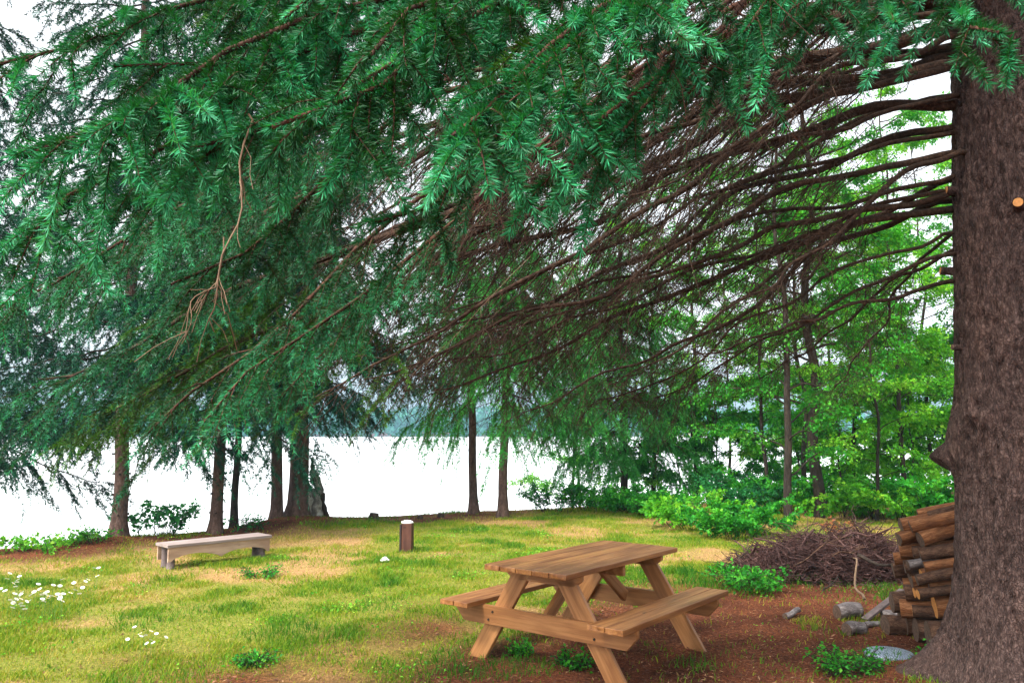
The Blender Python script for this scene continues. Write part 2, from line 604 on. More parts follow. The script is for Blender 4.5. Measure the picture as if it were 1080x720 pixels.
def stone_mat():
    m, nt, b, out = new_mat('speckled blue grey stone')
    v = coords(nt)
    n1 = noise(nt, v, 90, 3)
    n2 = noise(nt, v, 9, 4)
    c = ramp(nt, n1, [(.38, (.05, .075, .11)), (.5, (.17, .22, .30)), (.62, (.42, .48, .56))])
    c = mix(nt, ramp(nt, n2, [(.45, (0, 0, 0)), (.7, (.6, .6, .6))]), c, (.10, .12, .15))
    nt.links.new(c, b.inputs['Base Color'])
    b.inputs['Roughness'].default_value = .5
    bump(nt, n1, .3, .003, b)
    return m


M['stone'] = stone_mat()


def ground_mat():
    m, nt, b, out = new_mat('ground')
    v = coords(nt, 'Object')
    nz = attr(nt, 'needle')
    dr = attr(nt, 'dry')
    n1 = noise(nt, v, 3.0, 8, 0.7)
    n2 = noise(nt, v, 38.0, 5, 0.7)
    n3 = noise(nt, v, 160.0, 3, 0.6)
    fine = mix(nt, 0.5, n2, n3)
    turf = ramp(nt, fine, [(.36, (.04, .065, .010)), (.48, (.13, .16, .02)), (.57, (.26, .23, .045)), (.68, (.46, .32, .12))])
    dry = ramp(nt, fine, [(.38, (.13, .06, .022)), (.5, (.34, .19, .075)), (.62, (.58, .38, .20))])
    red = ramp(nt, fine, [(.40, (.03, .010, .006)), (.5, (.12, .036, .016)), (.58, (.23, .08, .036)), (.68, (.40, .20, .10))])
    c = mix(nt, mix(nt, 1.0, dr, ramp(nt, n1, [(.3, (.4,) * 3), (.6, (1,) * 3)]), 'MULTIPLY'), turf, dry)
    n4 = noise(nt, v, 1.3, 6, 0.65)
    red = mix(nt, 1.0, red, ramp(nt, n4, [(.35, (.46, .44, .42)), (.5, (.95, .92, .88)), (.65, (1.45, 1.45, 1.35))]), 'MULTIPLY')
    c = mix(nt, nz, c, red)
    nt.links.new(c, b.inputs['Base Color'])
    b.inputs['Roughness'].default_value = 0.95
    b.inputs['Specular IOR Level'].default_value = 0.1
    bump(nt, fine, 0.8, 0.02, b)
    return m


M['ground'] = ground_mat()


def lake_mat():
    m, nt, b, out = new_mat('lake water with sky sheen in colour')
    v = coords(nt, 'Object', (0.5, 1.4, 1))
    n1 = noise(nt, v, 1.6, 4)
    b.inputs['Base Color'].default_value = (.70, .74, .76, 1)  # pale base colour stands in for the bright sky mirrored in the water
    b.inputs['Roughness'].default_value = 0.3
    b.inputs['IOR'].default_value = 1.33
    bump(nt, n1, 0.6, 0.12, b)
    return m


M['lake'] = lake_mat()


# ------------------------------------------------------------------ object helpers
def tag(o, label=None, cat=None, group=None, kind=None):
    if label:
        o['label'] = label
    if cat:
        o['category'] = cat
    if group:
        o['group'] = group
    if kind:
        o['kind'] = kind
    return o


def thing(name, label, cat, loc, rz=0.0, group=None):
    o = bpy.data.objects.new(name, None)
    o.empty_display_size = 0.2
    o.location = tuple(loc)
    o.rotation_euler = (0, 0, rz)
    COL.objects.link(o)
    return tag(o, label, cat, group)


def bm_obj(name, bm, mat, parent=None, M4=None, smooth=False):
    me = bpy.data.meshes.new(name)
    bm.normal_update()
    bm.to_mesh(me)
    bm.free()
    me.materials.append(mat)
    if smooth:
        for p in me.polygons:
            p.use_smooth = True
    o = bpy.data.objects.new(name, me)
    COL.objects.link(o)
    if parent is not None:
        o.parent = parent
    if M4 is not None:
        o.matrix_basis = M4
    return o


def board(bm, x0, x1, y0, y1, z0, z1, bev=0.004, wob=0.0):
    r = bmesh.ops.create_cube(bm, size=1.0)
    for v in r['verts']:
        v.co.x = x0 + (v.co.x + .5) * (x1 - x0) + random.uniform(-wob, wob)
        v.co.y = y0 + (v.co.y + .5) * (y1 - y0)
        v.co.z = z0 + (v.co.z + .5) * (z1 - z0) + random.uniform(-wob, wob) * .4
    es = list({e for v in r['verts'] for e in v.link_edges})
    bmesh.ops.bevel(bm, geom=es, offset=bev, segments=2, affect='EDGES', profile=0.6)


def on_ground(x, y):
    return float(ground_z(x, y))


# ================================================================== SETTING
def axis(core0, core1, step, lo, hi, g=1.18):
    a = list(np.arange(core0, core1 + 1e-6, step))
    s = step
    x = core1
    while x < hi:
        s = min(s * g, 60)
        x += s
        a.append(x)
    s = step
    x = core0
    b = []
    while x > lo:
        s = min(s * g, 60)
        x -= s
        b.append(x)
    return np.array(b[::-1] + a)


xs = axis(-9, 8, 0.07, -860, 860)
ys = axis(2.5, 19, 0.07, -100, 860)
X, Y = np.meshgrid(xs, ys)
Z = ground_z(X, Y)
near = (X > -10) & (X < 9) & (Y > 2) & (Y < 20)
Z = Z + np.where(near, 0.016 * (fbm(X * 6, Y * 6, 5.0, 3) - .5), 0)
g = Geo()
nx_, ny_ = len(xs), len(ys)
ii = np.arange(ny_ - 1)[:, None] * nx_ + np.arange(nx_ - 1)[None]
g.add(np.stack([X, Y, Z], -1).reshape(-1, 3), quads=np.stack([ii, ii + 1, ii + nx_ + 1, ii + nx_], -1).reshape(-1, 4))
gr = g.build('ground', M['ground'])
for nm, f in (('needle', needle_mask), ('dry', bare_mask)):
    at = gr.data.attributes.new(nm, 'FLOAT', 'POINT')
    v = f(X, Y)
    if nm == 'needle':
        v = np.maximum(v, sstep(0.3, 1.2, (Y - crest(X)) * 0.8) * (Y < 100))
    at.data.foreach_set('value', v.ravel().astype(np.float32))
tag(gr, kind='structure')

g = Geo()
lx = np.linspace(-850, 850, 41)
ly = np.linspace(-70, 640, 30)
LX, LY = np.meshgrid(lx, ly)
jj = np.arange(29)[:, None] * 41 + np.arange(40)[None]
g.add(np.stack([LX, LY, np.full_like(LX, LAKE_Z)], -1).reshape(-1, 3), quads=np.stack([jj, jj + 1, jj + 42, jj + 41], -1).reshape(-1, 4))
tag(g.build('lake', M['lake']), kind='structure')

# ---- far wooded shore
g = Geo()
rng = np.random.default_rng(21)
nt_ = 1500
tx = rng.uniform(-520, 520, nt_)
ty = 492 + 200 * rng.random(nt_) ** 2
th = rng.uniform(9, 17, nt_) * (0.7 + 0.6 * fbm(tx / 60, ty / 60, 0, 2))
tz = ground_z(tx, ty)
per = 34
C = np.repeat(np.stack([tx, ty, tz], 1), per, 0)
hh = np.repeat(th, per)
u = rng.random(nt_ * per)
rad = (1 - u) * hh * 0.26 + 0.5
a = rng.uniform(0, 2 * PI, nt_ * per)
rr = np.sqrt(rng.random(nt_ * per))
C = C + np.stack([np.cos(a) * rad * rr, np.sin(a) * rad * rr, u * hh + 0.4], 1)
leaves(g, rng, C, rng.normal(size=C.shape) + np.array([0, 0, -.3]), 3.4, rnd=np.clip(np.repeat(rng.random(nt_), per) * .8 + rng.random(len(C)) * .2, 0, 1), flat=.3)
tag(g.build('far_woods', M['far'], smooth=False), 'band of distant blue green woods along the far shore of the lake', 'woods', kind='stuff')

# ---- the air over the lake
bm = bmesh.new()
bmesh.ops.create_cube(bm, size=1.0)
for v in bm.verts:
    v.co = Vector((v.co.x * 1900, 405 + v.co.y * 1090, 22.0 + v.co.z * 60))
hz = bpy.data.materials.new('pale air')
hz.use_nodes = True
hz.node_tree.nodes.remove(hz.node_tree.nodes['Principled BSDF'])
pv = hz.node_tree.nodes.new('ShaderNodeVolumePrincipled')
pv.inputs['Color'].default_value = (.42, .76, 1, 1)
pv.inputs['Density'].default_value = 0.0006
hz.node_tree.links.new(pv.outputs[0], hz.node_tree.nodes['Material Output'].inputs['Volume'])
tag(bm_obj('haze', bm, hz), kind='stuff')

# ---- grass
rng = np.random.default_rng(11)
n = 900000
d = 3.2 + 17.5 * rng.random(n) ** 0.9
u = rng.uniform(-0.74, 0.74, n)
gx, gy = u * d, d
nm = needle_mask(gx, gy)
dm = bare_mask(gx, gy)
cl = fbm(gx * 2.3 + 8, gy * 2.3, 7.0, 3)
e = (gy - crest(gx)) * 0.8
tuft = sstep(.60, .70, fbm(gx * 1.5 + 60, gy * 1.5, 3, 3))
p = (1 - 0.93 * nm) * (1 - 0.75 * dm) * (0.35 + 1.1 * sstep(.35, .65, cl)) * (e < 0.6)
p = np.maximum(p, 0.45 * tuft * sstep(.2, .5, nm))
keep = rng.random(n) < p * np.clip(d / 9, .35, 1)
gx, gy, cl, tuft, dm, nm = [q[keep] for q in (gx, gy, cl, tuft, dm, nm)]


def tall(cx, cy, r):
    return np.exp(-(((gx - cx) / r) ** 2 + ((gy - cy) / r) ** 2))


n = len(gx)
b1 = gp(210, 600)
b2 = gp(775, 612)
b3 = gp(320, 668)
tl = 1.6 * tall(b1[0], b1[1], .45) + 2.6 * tall(b2[0], b2[1], .55) + 0.9 * tall(b3[0], b3[1], .4)
h = (0.016 + 0.040 * rng.random(n) ** 1.5) * (0.7 + 0.55 * sstep(.35, .7, cl) + 0.5 * tuft) * (1 + tl)
gz = ground_z(gx, gy)
az = rng.uniform(0, 2 * PI, n)
lean = rng.uniform(0.2, 0.9, n) * h
w = rng.uniform(.0016, .0034, n) * (1 + gy * 0.05)
B = np.stack([gx, gy, gz - 0.004], 1)
Ld = np.stack([np.cos(az), np.sin(az), 0 * az], 1)
Sd = np.stack([-np.sin(az + 1), np.cos(az + 1), 0 * az], 1) * w[:, None]
mid = B + Ld * (lean * .3)[:, None] + np.array([0, 0, 1.]) * (h * .6)[:, None]
tip = B + Ld * lean[:, None] + np.array([0, 0, 1.]) * h[:, None]
V = np.stack([B - Sd, B + Sd, mid + Sd * .8, tip, mid - Sd * .8], 1).reshape(-1, 3)
bb = np.arange(n) * 5
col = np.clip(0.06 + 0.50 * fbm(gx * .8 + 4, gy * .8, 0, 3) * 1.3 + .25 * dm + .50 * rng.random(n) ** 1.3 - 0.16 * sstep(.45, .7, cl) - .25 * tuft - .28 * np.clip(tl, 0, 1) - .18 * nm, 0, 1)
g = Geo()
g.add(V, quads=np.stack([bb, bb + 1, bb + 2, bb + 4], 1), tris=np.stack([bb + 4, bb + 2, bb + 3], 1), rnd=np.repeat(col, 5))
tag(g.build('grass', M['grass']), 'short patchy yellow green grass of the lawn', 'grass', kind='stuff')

# ---- clover and small broad leaved plants in the turf
n = 150000
d = 4.0 + 12.5 * rng.random(n)
u = rng.uniform(-0.74, 0.74, n)
gx, gy = u * d, d
pc = sstep(.60, .70, fbm(gx * 1.9 + 90, gy * 1.9 + 7, 1.5, 4)) * (1 - .8 * needle_mask(gx, gy)) * ((gy - crest(gx)) * .8 < .2)
keep = rng.random(n) < pc * np.clip(d / 14, .3, 1)
gx, gy = gx[keep], gy[keep]
n = len(gx)
C = np.stack([gx, gy, ground_z(gx, gy) + rng.uniform(.01, .05, n)], 1)
g = Geo()
leaves(g, rng, C, np.concatenate([rng.normal(size=(n, 2)), np.full((n, 1), .3)], 1), .026, flat=.6)
tag(g.build('clover', M['leaf_lime'], smooth=False), 'small broad leaved plants growing in patches through the lawn', 'ground cover', kind='stuff')

# ---- fallen needles and scraps on the brown floor
n = 420000
d = 3.2 + 16 * rng.random(n)
u = rng.uniform(-0.74, 0.74, n)
gx, gy = u * d, d
keep = rng.random(n) < np.maximum(needle_mask(gx, gy), .10 + .25 * bare_mask(gx, gy)) * np.clip(6 / d, .3, 1)
gx, gy = gx[keep], gy[keep]
n = len(gx)
gz = ground_z(gx, gy) + 0.006 + 0.012 * rng.random(n)
a = rng.uniform(0, 2 * PI, n)
D = np.stack([np.cos(a), np.sin(a), rng.normal(size=n) * .25], 1)
g = Geo()
big = rng.random(n) < .16
leaves(g, rng, np.stack([gx, gy, gz], 1), D, np.where(big, .035, .02)[:, None] * np.ones((n, 1)), rnd=np.where(big, rng.random(n), rng.random(n) * .85), flat=.7) if False else None
ln = np.where(big, rng.uniform(.02, .05, n), rng.uniform(.012, .03, n))
wd = np.where(big, rng.uniform(.006, .014, n), rng.uniform(.0016, .003, n))
P0 = np.stack([gx, gy, gz], 1)
S = np.stack([-np.sin(a), np.cos(a), rng.normal(size=n) * .3], 1) * wd[:, None] * .5
P1 = P0 + D * ln[:, None]
Pm = P0 + D * (ln * .5)[:, None]
V = np.stack([P0, Pm + S, P1, Pm - S], 1).reshape(-1, 3)
g.add(V, quads=np.arange(n * 4).reshape(-1, 4), rnd=np.repeat(np.where(big, .3 + .7 * rng.random(n), rng.random(n) * .9), 4))
tag(g.build('needle_litter', M['litter'], smooth=False), 'red brown fallen needles and leaf scraps below the trees', 'litter', kind='stuff')


# ================================================================== BIG SPRUCE
def big_spruce():
    cx, cy = 3.36, 5.2
    root = thing('spruce_tree', 'huge spruce with thick furrowed trunk at right and long sweeping branches over the lawn', 'tree', (cx, cy, 0))
    na, nz = 220, 330
    zz = np.concatenate([np.linspace(-0.25, 5.2, 270), np.linspace(5.3, 13, 60)])
    th = np.arange(na) * 2 * PI / na
    TH, ZZ = np.meshgrid(th, zz)
    base = np.interp(ZZ, [0, 1, 2, 4.5, 13], [.47, .47, .455, .39, .12])
    lobes = 1 + 0.45 * np.cos(TH * 5 + 0.9) * 0.6 + 0.35 * np.cos(TH * 3 - 1.0) * .5
    flare = 0.38 * np.exp(-np.maximum(ZZ, -.1) / 0.27) * lobes
    rad = base + flare + 0.015 * np.cos(3 * TH + ZZ)

    def bumpf(deg, z0, amp, sa, sz):
        da = (TH - R(deg) + PI) % (2 * PI) - PI
        return amp * np.exp(-(da / sa) ** 2 - ((ZZ - z0) / sz) ** 2)
    rad = rad + bumpf(150, 1.53, .125, .20, .075) + bumpf(157, 1.66, .05, .35, .20)
    kn = bumpf(198, 1.80, .05, .22, .13)
    rad = rad + kn + 0.5 * kn * (fbm(TH * 30, ZZ * 30, 1, 2) - .5) * 2 - bumpf(200, 1.86, .06, .05, .03) - bumpf(194, 1.72, .05, .05, .035)
    px_, py_ = np.cos(TH), np.sin(TH)
    f1 = fbm(px_ * 9, py_ * 9, ZZ * 4.5, 4)
    f2 = fbm(px_ * 26, py_ * 26, ZZ * 17, 3)
    rid = np.abs(f1 - .5)
    f3 = fbm(px_ * 14, py_ * 14, ZZ * 2.6, 3)
    rad = rad + 0.030 * (f2 - .5) - 0.024 * np.exp(-(rid / .03) ** 2) - .016 * np.exp(-(np.abs(f3 - .5) / .03) ** 2)
    lx = cx + 0.035 * np.maximum(ZZ - 1, 0)
    V = np.stack([lx + rad * px_, cy + rad * py_, ZZ], -1).reshape(-1, 3)
    i = np.arange(nz - 1)[:, None] * na
    a = np.arange(na)[None]
    b = (a + 1) % na
    q = np.stack([i + a, i + b, i + na + b, i + na + a], -1).reshape(-1, 4)
    g = Geo()
    g.add(V, quads=q)
    trunk = g.build('trunk', M['bark_big'], root)
    tdir = lambda deg: np.array([math.cos(R(deg)), math.sin(R(deg)), 0.1])
    for deg, z, r0, l in ((233, 3.06, .032, .08), (162, 2.74, .028, .09), (172, 3.28, .03, .08), (180, 2.2, .02, .07)):
        rad_ = float(np.interp(z, [0, 2, 4.5], [.47, .455, .39]))
        p0 = np.array([cx + 0.035 * (z - 1), cy, z]) + tdir(deg) * (rad_ - .05)
        p1 = p0 + tdir(deg) * (l + .04)
        g = Geo()
        tube(g, np.linspace(p0, p1, 4)[None], np.array([[r0 * 1.25, r0 * 1.1, r0, r0]]), k=12)
        st = g.build('branch_stub', M['bark_big'], root)
        g = Geo()
        tube(g, np.linspace(p1 - tdir(deg) * .004, p1 + tdir(deg) * .003, 2)[None], np.array([[r0 * .9, r0 * .88]]), k=12, cap=True)
        g.build('cut_end', M['cut_wood'] if z > 2.3 else M['cut_grey'], st, origin=(cx, cy, 0), smooth=False)
    # hanging moss-like dead hair twigs on the trunk
    rng = np.random.default_rng(5)

    def start(z, deg):
        rad_ = float(np.interp(z, [0, 2, 4.5, 13], [.44, .43, .36, .1]))
        return np.array([cx + 0.035 * (z - 1), cy, z]) + np.array([math.cos(R(deg)), math.sin(R(deg)), 0]) * rad_

    # z0, start angle, target (u,v,dist), lift, sag, r0, sec_len, bare, density class
    A = [
        # long bare dead limbs sweeping left
        (2.72, 160, (735, 372, 4.7), .10, .05, .020, .45, 1.1, 'dead'),
        (2.95, 165, (800, 400, 6.2), .10, .05, .018, .50, 1.1, 'dead'),
        (3.22, 160, (455, 412, 5.0), .30, .10, .040, .85, .93, 'mid'),
        (3.30, 150, (545, 440, 6.6), .25, .12, .034, .85, 1.02, 'dead'),
        (3.45, 155, (640, 405, 7.6), .25, .10, .030, .90, .97, 'mid'),
        (3.60, 170, (385, 400, 4.5), .35, .10, .036, .90, .95, 'mid'),
        (3.80, 160, (430, 390, 6.0), .35, .10, .040, 1.0, .95, 'mid'),
        (3.95, 165, (300, 350, 5.0), .45, .10, .045, 1.0, .86, 'mid'),
        (4.05, 150, (560, 330, 7.4), .35, .10, .034, 1.0, 1.02, 'mid'),
        (4.20, 175, (330, 420, 4.0), .50, .12, .040, .90, .92, 'mid'),
        (4.30, 165, (190, 330, 4.6), .50, .12, .048, 1.0, .74, 'mid'),
        (4.40, 155, (330, 250, 6.6), .45, .10, .045, 1.0, .90, 'mid'),
        (4.45, 180, (40, 400, 4.2), .60, .10, .060, 1.0, .66, 'mid'),
        (4.60, 172, (130, 230, 4.4), .55, .10, .060, 1.0, .58, 'mid'),
        (4.70, 165, (60, 300, 5.6), .60, .10, .060, 1.1, .62, 'mid'),
        (4.55, 175, (420, 270, 4.2), .45, .10, .036, .90, .92, 'mid'),
        (4.75, 180, (280, 120, 3.6), .50, .05, .040, .80, .80, 'mid'),
        (4.80, 160, (480, 150, 5.2), .30, .05, .036, .90, 1.02, 'mid'),
        (4.95, 165, (250, 20, 5.0), .40, .05, .050, 1.0, .78, 'mid'),
        (4.35, 185, (650, 210, 4.3), .30, .05, .035, .80, .92, 'dead'),
        (3.55, 185, (760, 330, 4.4), .25, .05, .028, .65, 1.05, 'dead'),
        (4.20, 178, (90, 440, 4.6), .50, .10, .050, .95, .66, 'mid'),
        (4.65, 165, (180, 250, 6.0), .50, .10, .042, 1.0, .70, 'mid'),
        # teal spray hanging at mid left
        (4.60, 190, (150, 462, 2.7), 1.3, -.55, .030, .50, .80, 'near'),
        (4.60, 190, (285, 430, 3.0), 1.3, -.55, .030, .50, .80, 'near'),
        (4.60, 190, (215, 445, 2.5), 1.3, -.60, .028, .45, .82, 'near'),
        (4.65, 190, (-10, 330, 2.9), 1.2, -.50, .030, .55, .76, 'near'),
        # foliage right above the camera
        (4.75, 200, (25, 165, 1.20), .95, -.55, .026, .34, 0.815, 'close'),
        (4.80, 200, (95, 140, 1.25), .95, -.55, .026, .34, 0.815, 'close'),
        (4.80, 200, (-10, 70, 1.6), .95, -.50, .026, .40, 0.755, 'close'),
        (4.80, 203, (120, 70, 1.7), .95, -.50, .026, .40, 0.755, 'close'),
        (4.80, 205, (190, 160, 1.30), .95, -.50, .026, .34, 0.815, 'close'),
        (4.85, 208, (285, 135, 1.15), .95, -.50, .026, .32, 0.835, 'close'),
        (4.85, 208, (345, 110, 1.25), .95, -.50, .026, .32, 0.825, 'close'),
        (4.85, 210, (395, 235, 1.75), .95, -.50, .026, .36, 0.835, 'close'),
        (4.85, 214, (475, 145, 1.05), .95, -.50, .026, .30, 0.850, 'close'),
        (4.85, 214, (520, 110, 1.20), .95, -.50, .026, .30, 0.840, 'close'),
        (4.90, 212, (390, 60, 1.15), .95, -.50, .026, .30, 0.835, 'close'),
        (4.80, 216, (595, 195, 1.35), .95, -.45, .024, .28, 0.860, 'close'),
        (4.80, 217, (655, 140, 1.45), .95, -.45, .024, .26, 0.870, 'close'),
        (4.90, 216, (560, 50, 1.4), .95, -.45, .024, .30, 0.835, 'close'),
        (4.90, 210, (230, 40, 1.9), .95, -.50, .026, .42, 0.755, 'close'),
        (4.90, 210, (300, 20, 1.5), .95, -.50, .026, .36, 0.795, 'close'),
        (4.90, 206, (90, 250, 1.9), .95, -.50, .026, .40, 0.795, 'close'),
        (4.90, 206, (20, 260, 1.7), .95, -.50, .026, .40, 0.795, 'close'),
        (4.90, 206, (180, 300, 2.1), .95, -.50, .026, .40, 0.805, 'close'),
        (4.85, 220, (725, 100, 1.7), .85, -.40, .024, .26, 0.875, 'close'),
        (4.85, 222, (785, 35, 1.5), .85, -.40, .024, .26, 0.865, 'close'),
        (4.85, 224, (850, 30, 1.6), .85, -.40, .024, .26, 0.865, 'close'),
        (4.85, 230, (1055, 35, 1.4), .75, -.40, .024, .26, 0.865, 'close'),
        (4.95, 226, (945, 25, 1.5), .75, -.40, .024, .26, 0.865, 'close'),
        (4.90, 222, (680, 30, 1.5), .85, -.40, .024, .28, 0.855, 'close'),
        # more bare limbs fanning to the left
        (2.90, 172, (690, 420, 5.4), .15, .05, .018, .60, 1.1, 'dead'),
        (3.10, 150, (880, 410, 8.0), .15, .05, .018, .70, 1.1, 'dead'),
        (3.35, 168, (520, 350, 4.7), .25, .08, .036, .80, 1.02, 'dead'),
        (3.30, 165, (440, 395, 4.8), .25, .06, .022, .70, 1.1, 'dead'),
        (3.45, 168, (400, 375, 5.2), .25, .06, .022, .70, 1.1, 'dead'),
        (3.75, 168, (420, 340, 5.0), .28, .06, .024, .75, 1.1, 'dead'),
        (4.00, 172, (400, 305, 4.7), .30, .06, .024, .75, 1.1, 'dead'),
        (4.35, 168, (450, 235, 5.0), .30, .06, .024, .75, 1.1, 'dead'),
        (4.50, 172, (500, 200, 4.7), .30, .06, .024, .75, 1.1, 'dead'),
        (3.05, 165, (620, 430, 5.2), .15, .04, .016, .60, 1.1, 'dead'),
    ]
    for (z0, deg, tgt, lift, sag, r0, sl, bare, kind) in A:
        wood, leaf = Geo(), Geo()
        if kind == 'dead':
            kw = dict(sec_step=.055, ter_step=.10, dens=300, nl=.018, nw=.0022, ter_len=.22, dead_k=1.5, droop=.18, fan=(12, 48), jit=.075)
        elif kind == 'mid':
            kw = dict(sec_step=.055, ter_step=.062, dens=420, nl=.024, nw=.0042, ter_len=.20, dead_k=.62, droop=.30, fan=(12, 40))
        elif kind == 'near':
            kw = dict(sec_step=.055, ter_step=.055, dens=760, nl=.024, nw=.0028, ter_len=.16, dead_k=.15, droop=.40, jit=.02, dead_len=.35)
        else:
            kw = dict(sec_step=.056, ter_step=.072, dens=1750, nl=.023, nw=.0019, ter_len=.16, dead_k=.08, droop=.42, quad=True, jit=.012, dead_len=.25)
        spruce_limb(rng, start(z0, deg), pt(*tgt), lift, sag, r0, sl, bare=bare, wood=wood, leaf=leaf, **kw)
        br = wood.build('branch', M['limb_red'] if kind in ('close', 'near') else M['limb'], root)
        if leaf.n:
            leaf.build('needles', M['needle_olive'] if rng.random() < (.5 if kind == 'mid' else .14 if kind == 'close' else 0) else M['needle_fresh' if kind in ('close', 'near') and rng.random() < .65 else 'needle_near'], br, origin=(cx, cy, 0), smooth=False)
    # upper crown: keeps the floor in shade
    for k in range(34):
        z0 = 5.2 + 7.3 * k / 34
        deg = k * 137.5
        L = 4.6 * (1 - (z0 - 5) / 10) + .5
        p0 = start(z0, deg)
        p1 = p0 + np.array([math.cos(R(deg)) * L, math.sin(R(deg)) * L, -0.22 * L])
        wood, leaf = Geo(), Geo()
        spruce_limb(rng, p0, p1, .3, .1, .045, .9, sec_step=.16, ter_step=.14, bare=.3, wood=wood, leaf=leaf, dens=110, nl=.03, nw=.006, ter_len=.25, dead_k=.3)
        br = wood.build('branch', M['limb'], root)
        leaf.build('needles', M['needle_near'], br, origin=(cx, cy, 0), smooth=False)
    # pale dead twig hanging at left
    for (pts, r0) in (([(262, 120, 1.22), (245, 165, 1.20), (238, 240, 1.20), (230, 300, 1.20), (226, 350, 1.22)], .0019),
                      ([(236, 250, 1.20), (210, 310, 1.18), (185, 350, 1.18)], .0012),
                      ([(560, 270, 4.0), (430, 400, 4.0)], .0016)):
        P = np.array([pt(*q) for q in pts])
        t = np.linspace(0, 1, 14)
        f = t * (len(P) - 1)
        i0 = np.minimum(f.astype(int), len(P) - 2)
        P = P[i0] * (1 - (f - i0))[:, None] + P[i0 + 1] * (f - i0)[:, None] + wiggle(rng, 14, .01)
        g = Geo()
        tube(g, P[None], (r0 * (1 - t * .6))[None], k=5)
        tt = rng.uniform(.15, .95, 14)
        pp, T = resample(P, tt)
        s = side_shoots(rng, pp, T, rng.uniform(.02, .08, 14), 25, 55, -.4, .1, .3, 4, .06)
        tube(g, s, np.full((14, 4), .0007), k=3)
        g.build('dead_twig', M['twig_pale'], root)
    return root


big_spruce()


# ================================================================== SHORE TREES
def conifer(name, label, base, r0, h, crown, limb_len, seed, lean=(0, 0), bark='bark_shore', leafm='needle_shore', n_limb=105, stubs=0,
            droop=.5, slope=-.25, nl=.060, nw=.014, dens=150, group=None, tmax=None, clear=None):
    rng = np.random.default_rng(seed)
    x, y = base
    z = on_ground(x, y)
    root = thing(name, label, 'tree', (x, y, z), group=group)
    n = 40
    t = np.linspace(0, 1, n)
    zz = z - 0.15 + t * (h + .15)
    P = np.stack([x + lean[0] * t * h + lean[0] * .3 * np.sin(t * 5), y + lean[1] * t * h, zz], 1) + wiggle(rng, n, .03)
    Rr = r0 * (1 - .82 * t) + r0 * .75 * np.exp(-np.maximum(zz - z, 0) / .12)
    g = Geo()
    tube(g, P[None], Rr[None], k=14)
    trunk = g.build('trunk', M[bark], root)
    wood, leaf = Geo(), Geo()
    for k in range(n_limb):
        f = (k + rng.random()) / n_limb
        zc = crown + (h - crown) * f ** 1.0
        tt = zc / h
        p0, _ = resample(P, np.array([tt]))
        p0 = p0[0]
        deg = k * 137.5 + rng.uniform(-25, 25)
        L = limb_len * (1 - .85 * f) * rng.uniform(.65, 1.15) + .25
        dv = np.array([math.cos(R(deg)), math.sin(R(deg)), slope + rng.uniform(-.15, .15)])
        if clear is not None and dv[:2] @ np.array(clear) > .3 and f < .4:
            L *= .5
        spruce_limb(rng, p0, p0 + dv * L, .05 * L, .04 * L, .022 * min(1, L / 2), min(.85, L * .46), sec_step=.10, ter_step=.12, bare=.16,
                    wood=wood, leaf=leaf, dens=dens, nl=nl, nw=nw, ter_len=.22, dead_k=.4, droop=droop)
    wood.build('branches', M['bark_dark'], root)
    leaf.build('crown', M[leafm], root, smooth=False)
    for k in range(stubs):
        zz_ = z + .15 + k * (crown - .1) / max(stubs, 1)
        tt = (zz_ - z) / h
        p0 = resample(P, np.array([tt]))[0][0]
        g = Geo()
        for q in range(3):
            deg = q * 120 + k * 55 + rng.uniform(-20, 20)
            dv = np.array([math.cos(R(deg)), math.sin(R(deg)), .1])
            tube(g, np.linspace(p0, p0 + dv * (r0 + rng.uniform(.02, .06)), 3)[None], np.full((1, 3), .016), k=5, cap=True)
        g.build('branch_stub', M['bark_dark'], root)
    return root


SH = 'conifers along the lake shore'
b = gp(125, 570)
conifer('spruce_tree', 'knobbly reddish spruce trunk alone on the bank, left of the low bench', b[:2], .115, 15, 1.95, 2.3, 101, stubs=6, group=SH)
b = gp(226, 563)
conifer('spruce_tree', 'slim spruce standing right behind the left half of the low bench', b[:2], .10, 14, 2.1, 2.2, 102, stubs=6, group=SH)
b = gp(236, 559)
conifer('spruce_tree', 'thin dark trunk half hidden behind the slim spruce by the bench', b[:2] + np.array([.05, .35]), .065, 12, 2.6, 1.6, 103, bark='bark_dark', n_limb=64, group=SH)
b = gp(291, 551)
conifer('spruce_tree', 'spruce trunk leaning left beside the stoutest shore trunk', b[:2], .11, 15, 2.6, 2.3, 104, lean=(-.028, 0), bark='bark_shore', group=SH)
b = gp(313, 549)
conifer('spruce_tree', 'stoutest brown shore trunk on the needle mound right of the bench', b[:2], .19, 16, 3.1, 2.4, 105, lean=(.004, 0), group=SH, n_limb=96)
b = gp(499, 541)
conifer('pine_tree', 'slender pine trunk beyond the brown post, left of the drooping spruce', b[:2], .095, 10, 3.2, 1.9, 106, lean=(-.012, 0), leafm='needle_pine', droop=.25, slope=-.02, group=SH, n_limb=100)
b = gp(530, 545)
conifer('spruce_tree', 'spruce with low drooping boughs beyond the picnic table', b[:2], .10, 11, 2.6, 2.0, 107, lean=(.006, 0), droop=.9, slope=-.4, group=SH, n_limb=96, leafm='needle_pine')
b = gp(655, 532)
conifer('spruce_tree', 'drooping evergreen right of the open water', b[:2] + np.array([.2, 1.0]), .10, 9.5, 1.9, 2.2, 108, droop=.8, leafm='needle_pine', slope=-.35, bark='bark_dark', group=SH, n_limb=80)
# spruces further left and behind to close the canopy
for (u, v, dd, hh, cr, sd, lb) in ((40, 575, 1.2, 11, 4.6, 111, 'tall spruce at far left whose trunk base drops behind the bank edge'),):
    b = gp(u, v)
    conifer('spruce_tree', lb, b[:2] + np.array([-3.1, dd]), .13, 16, cr, 3.2, sd, n_limb=120, group=SH)

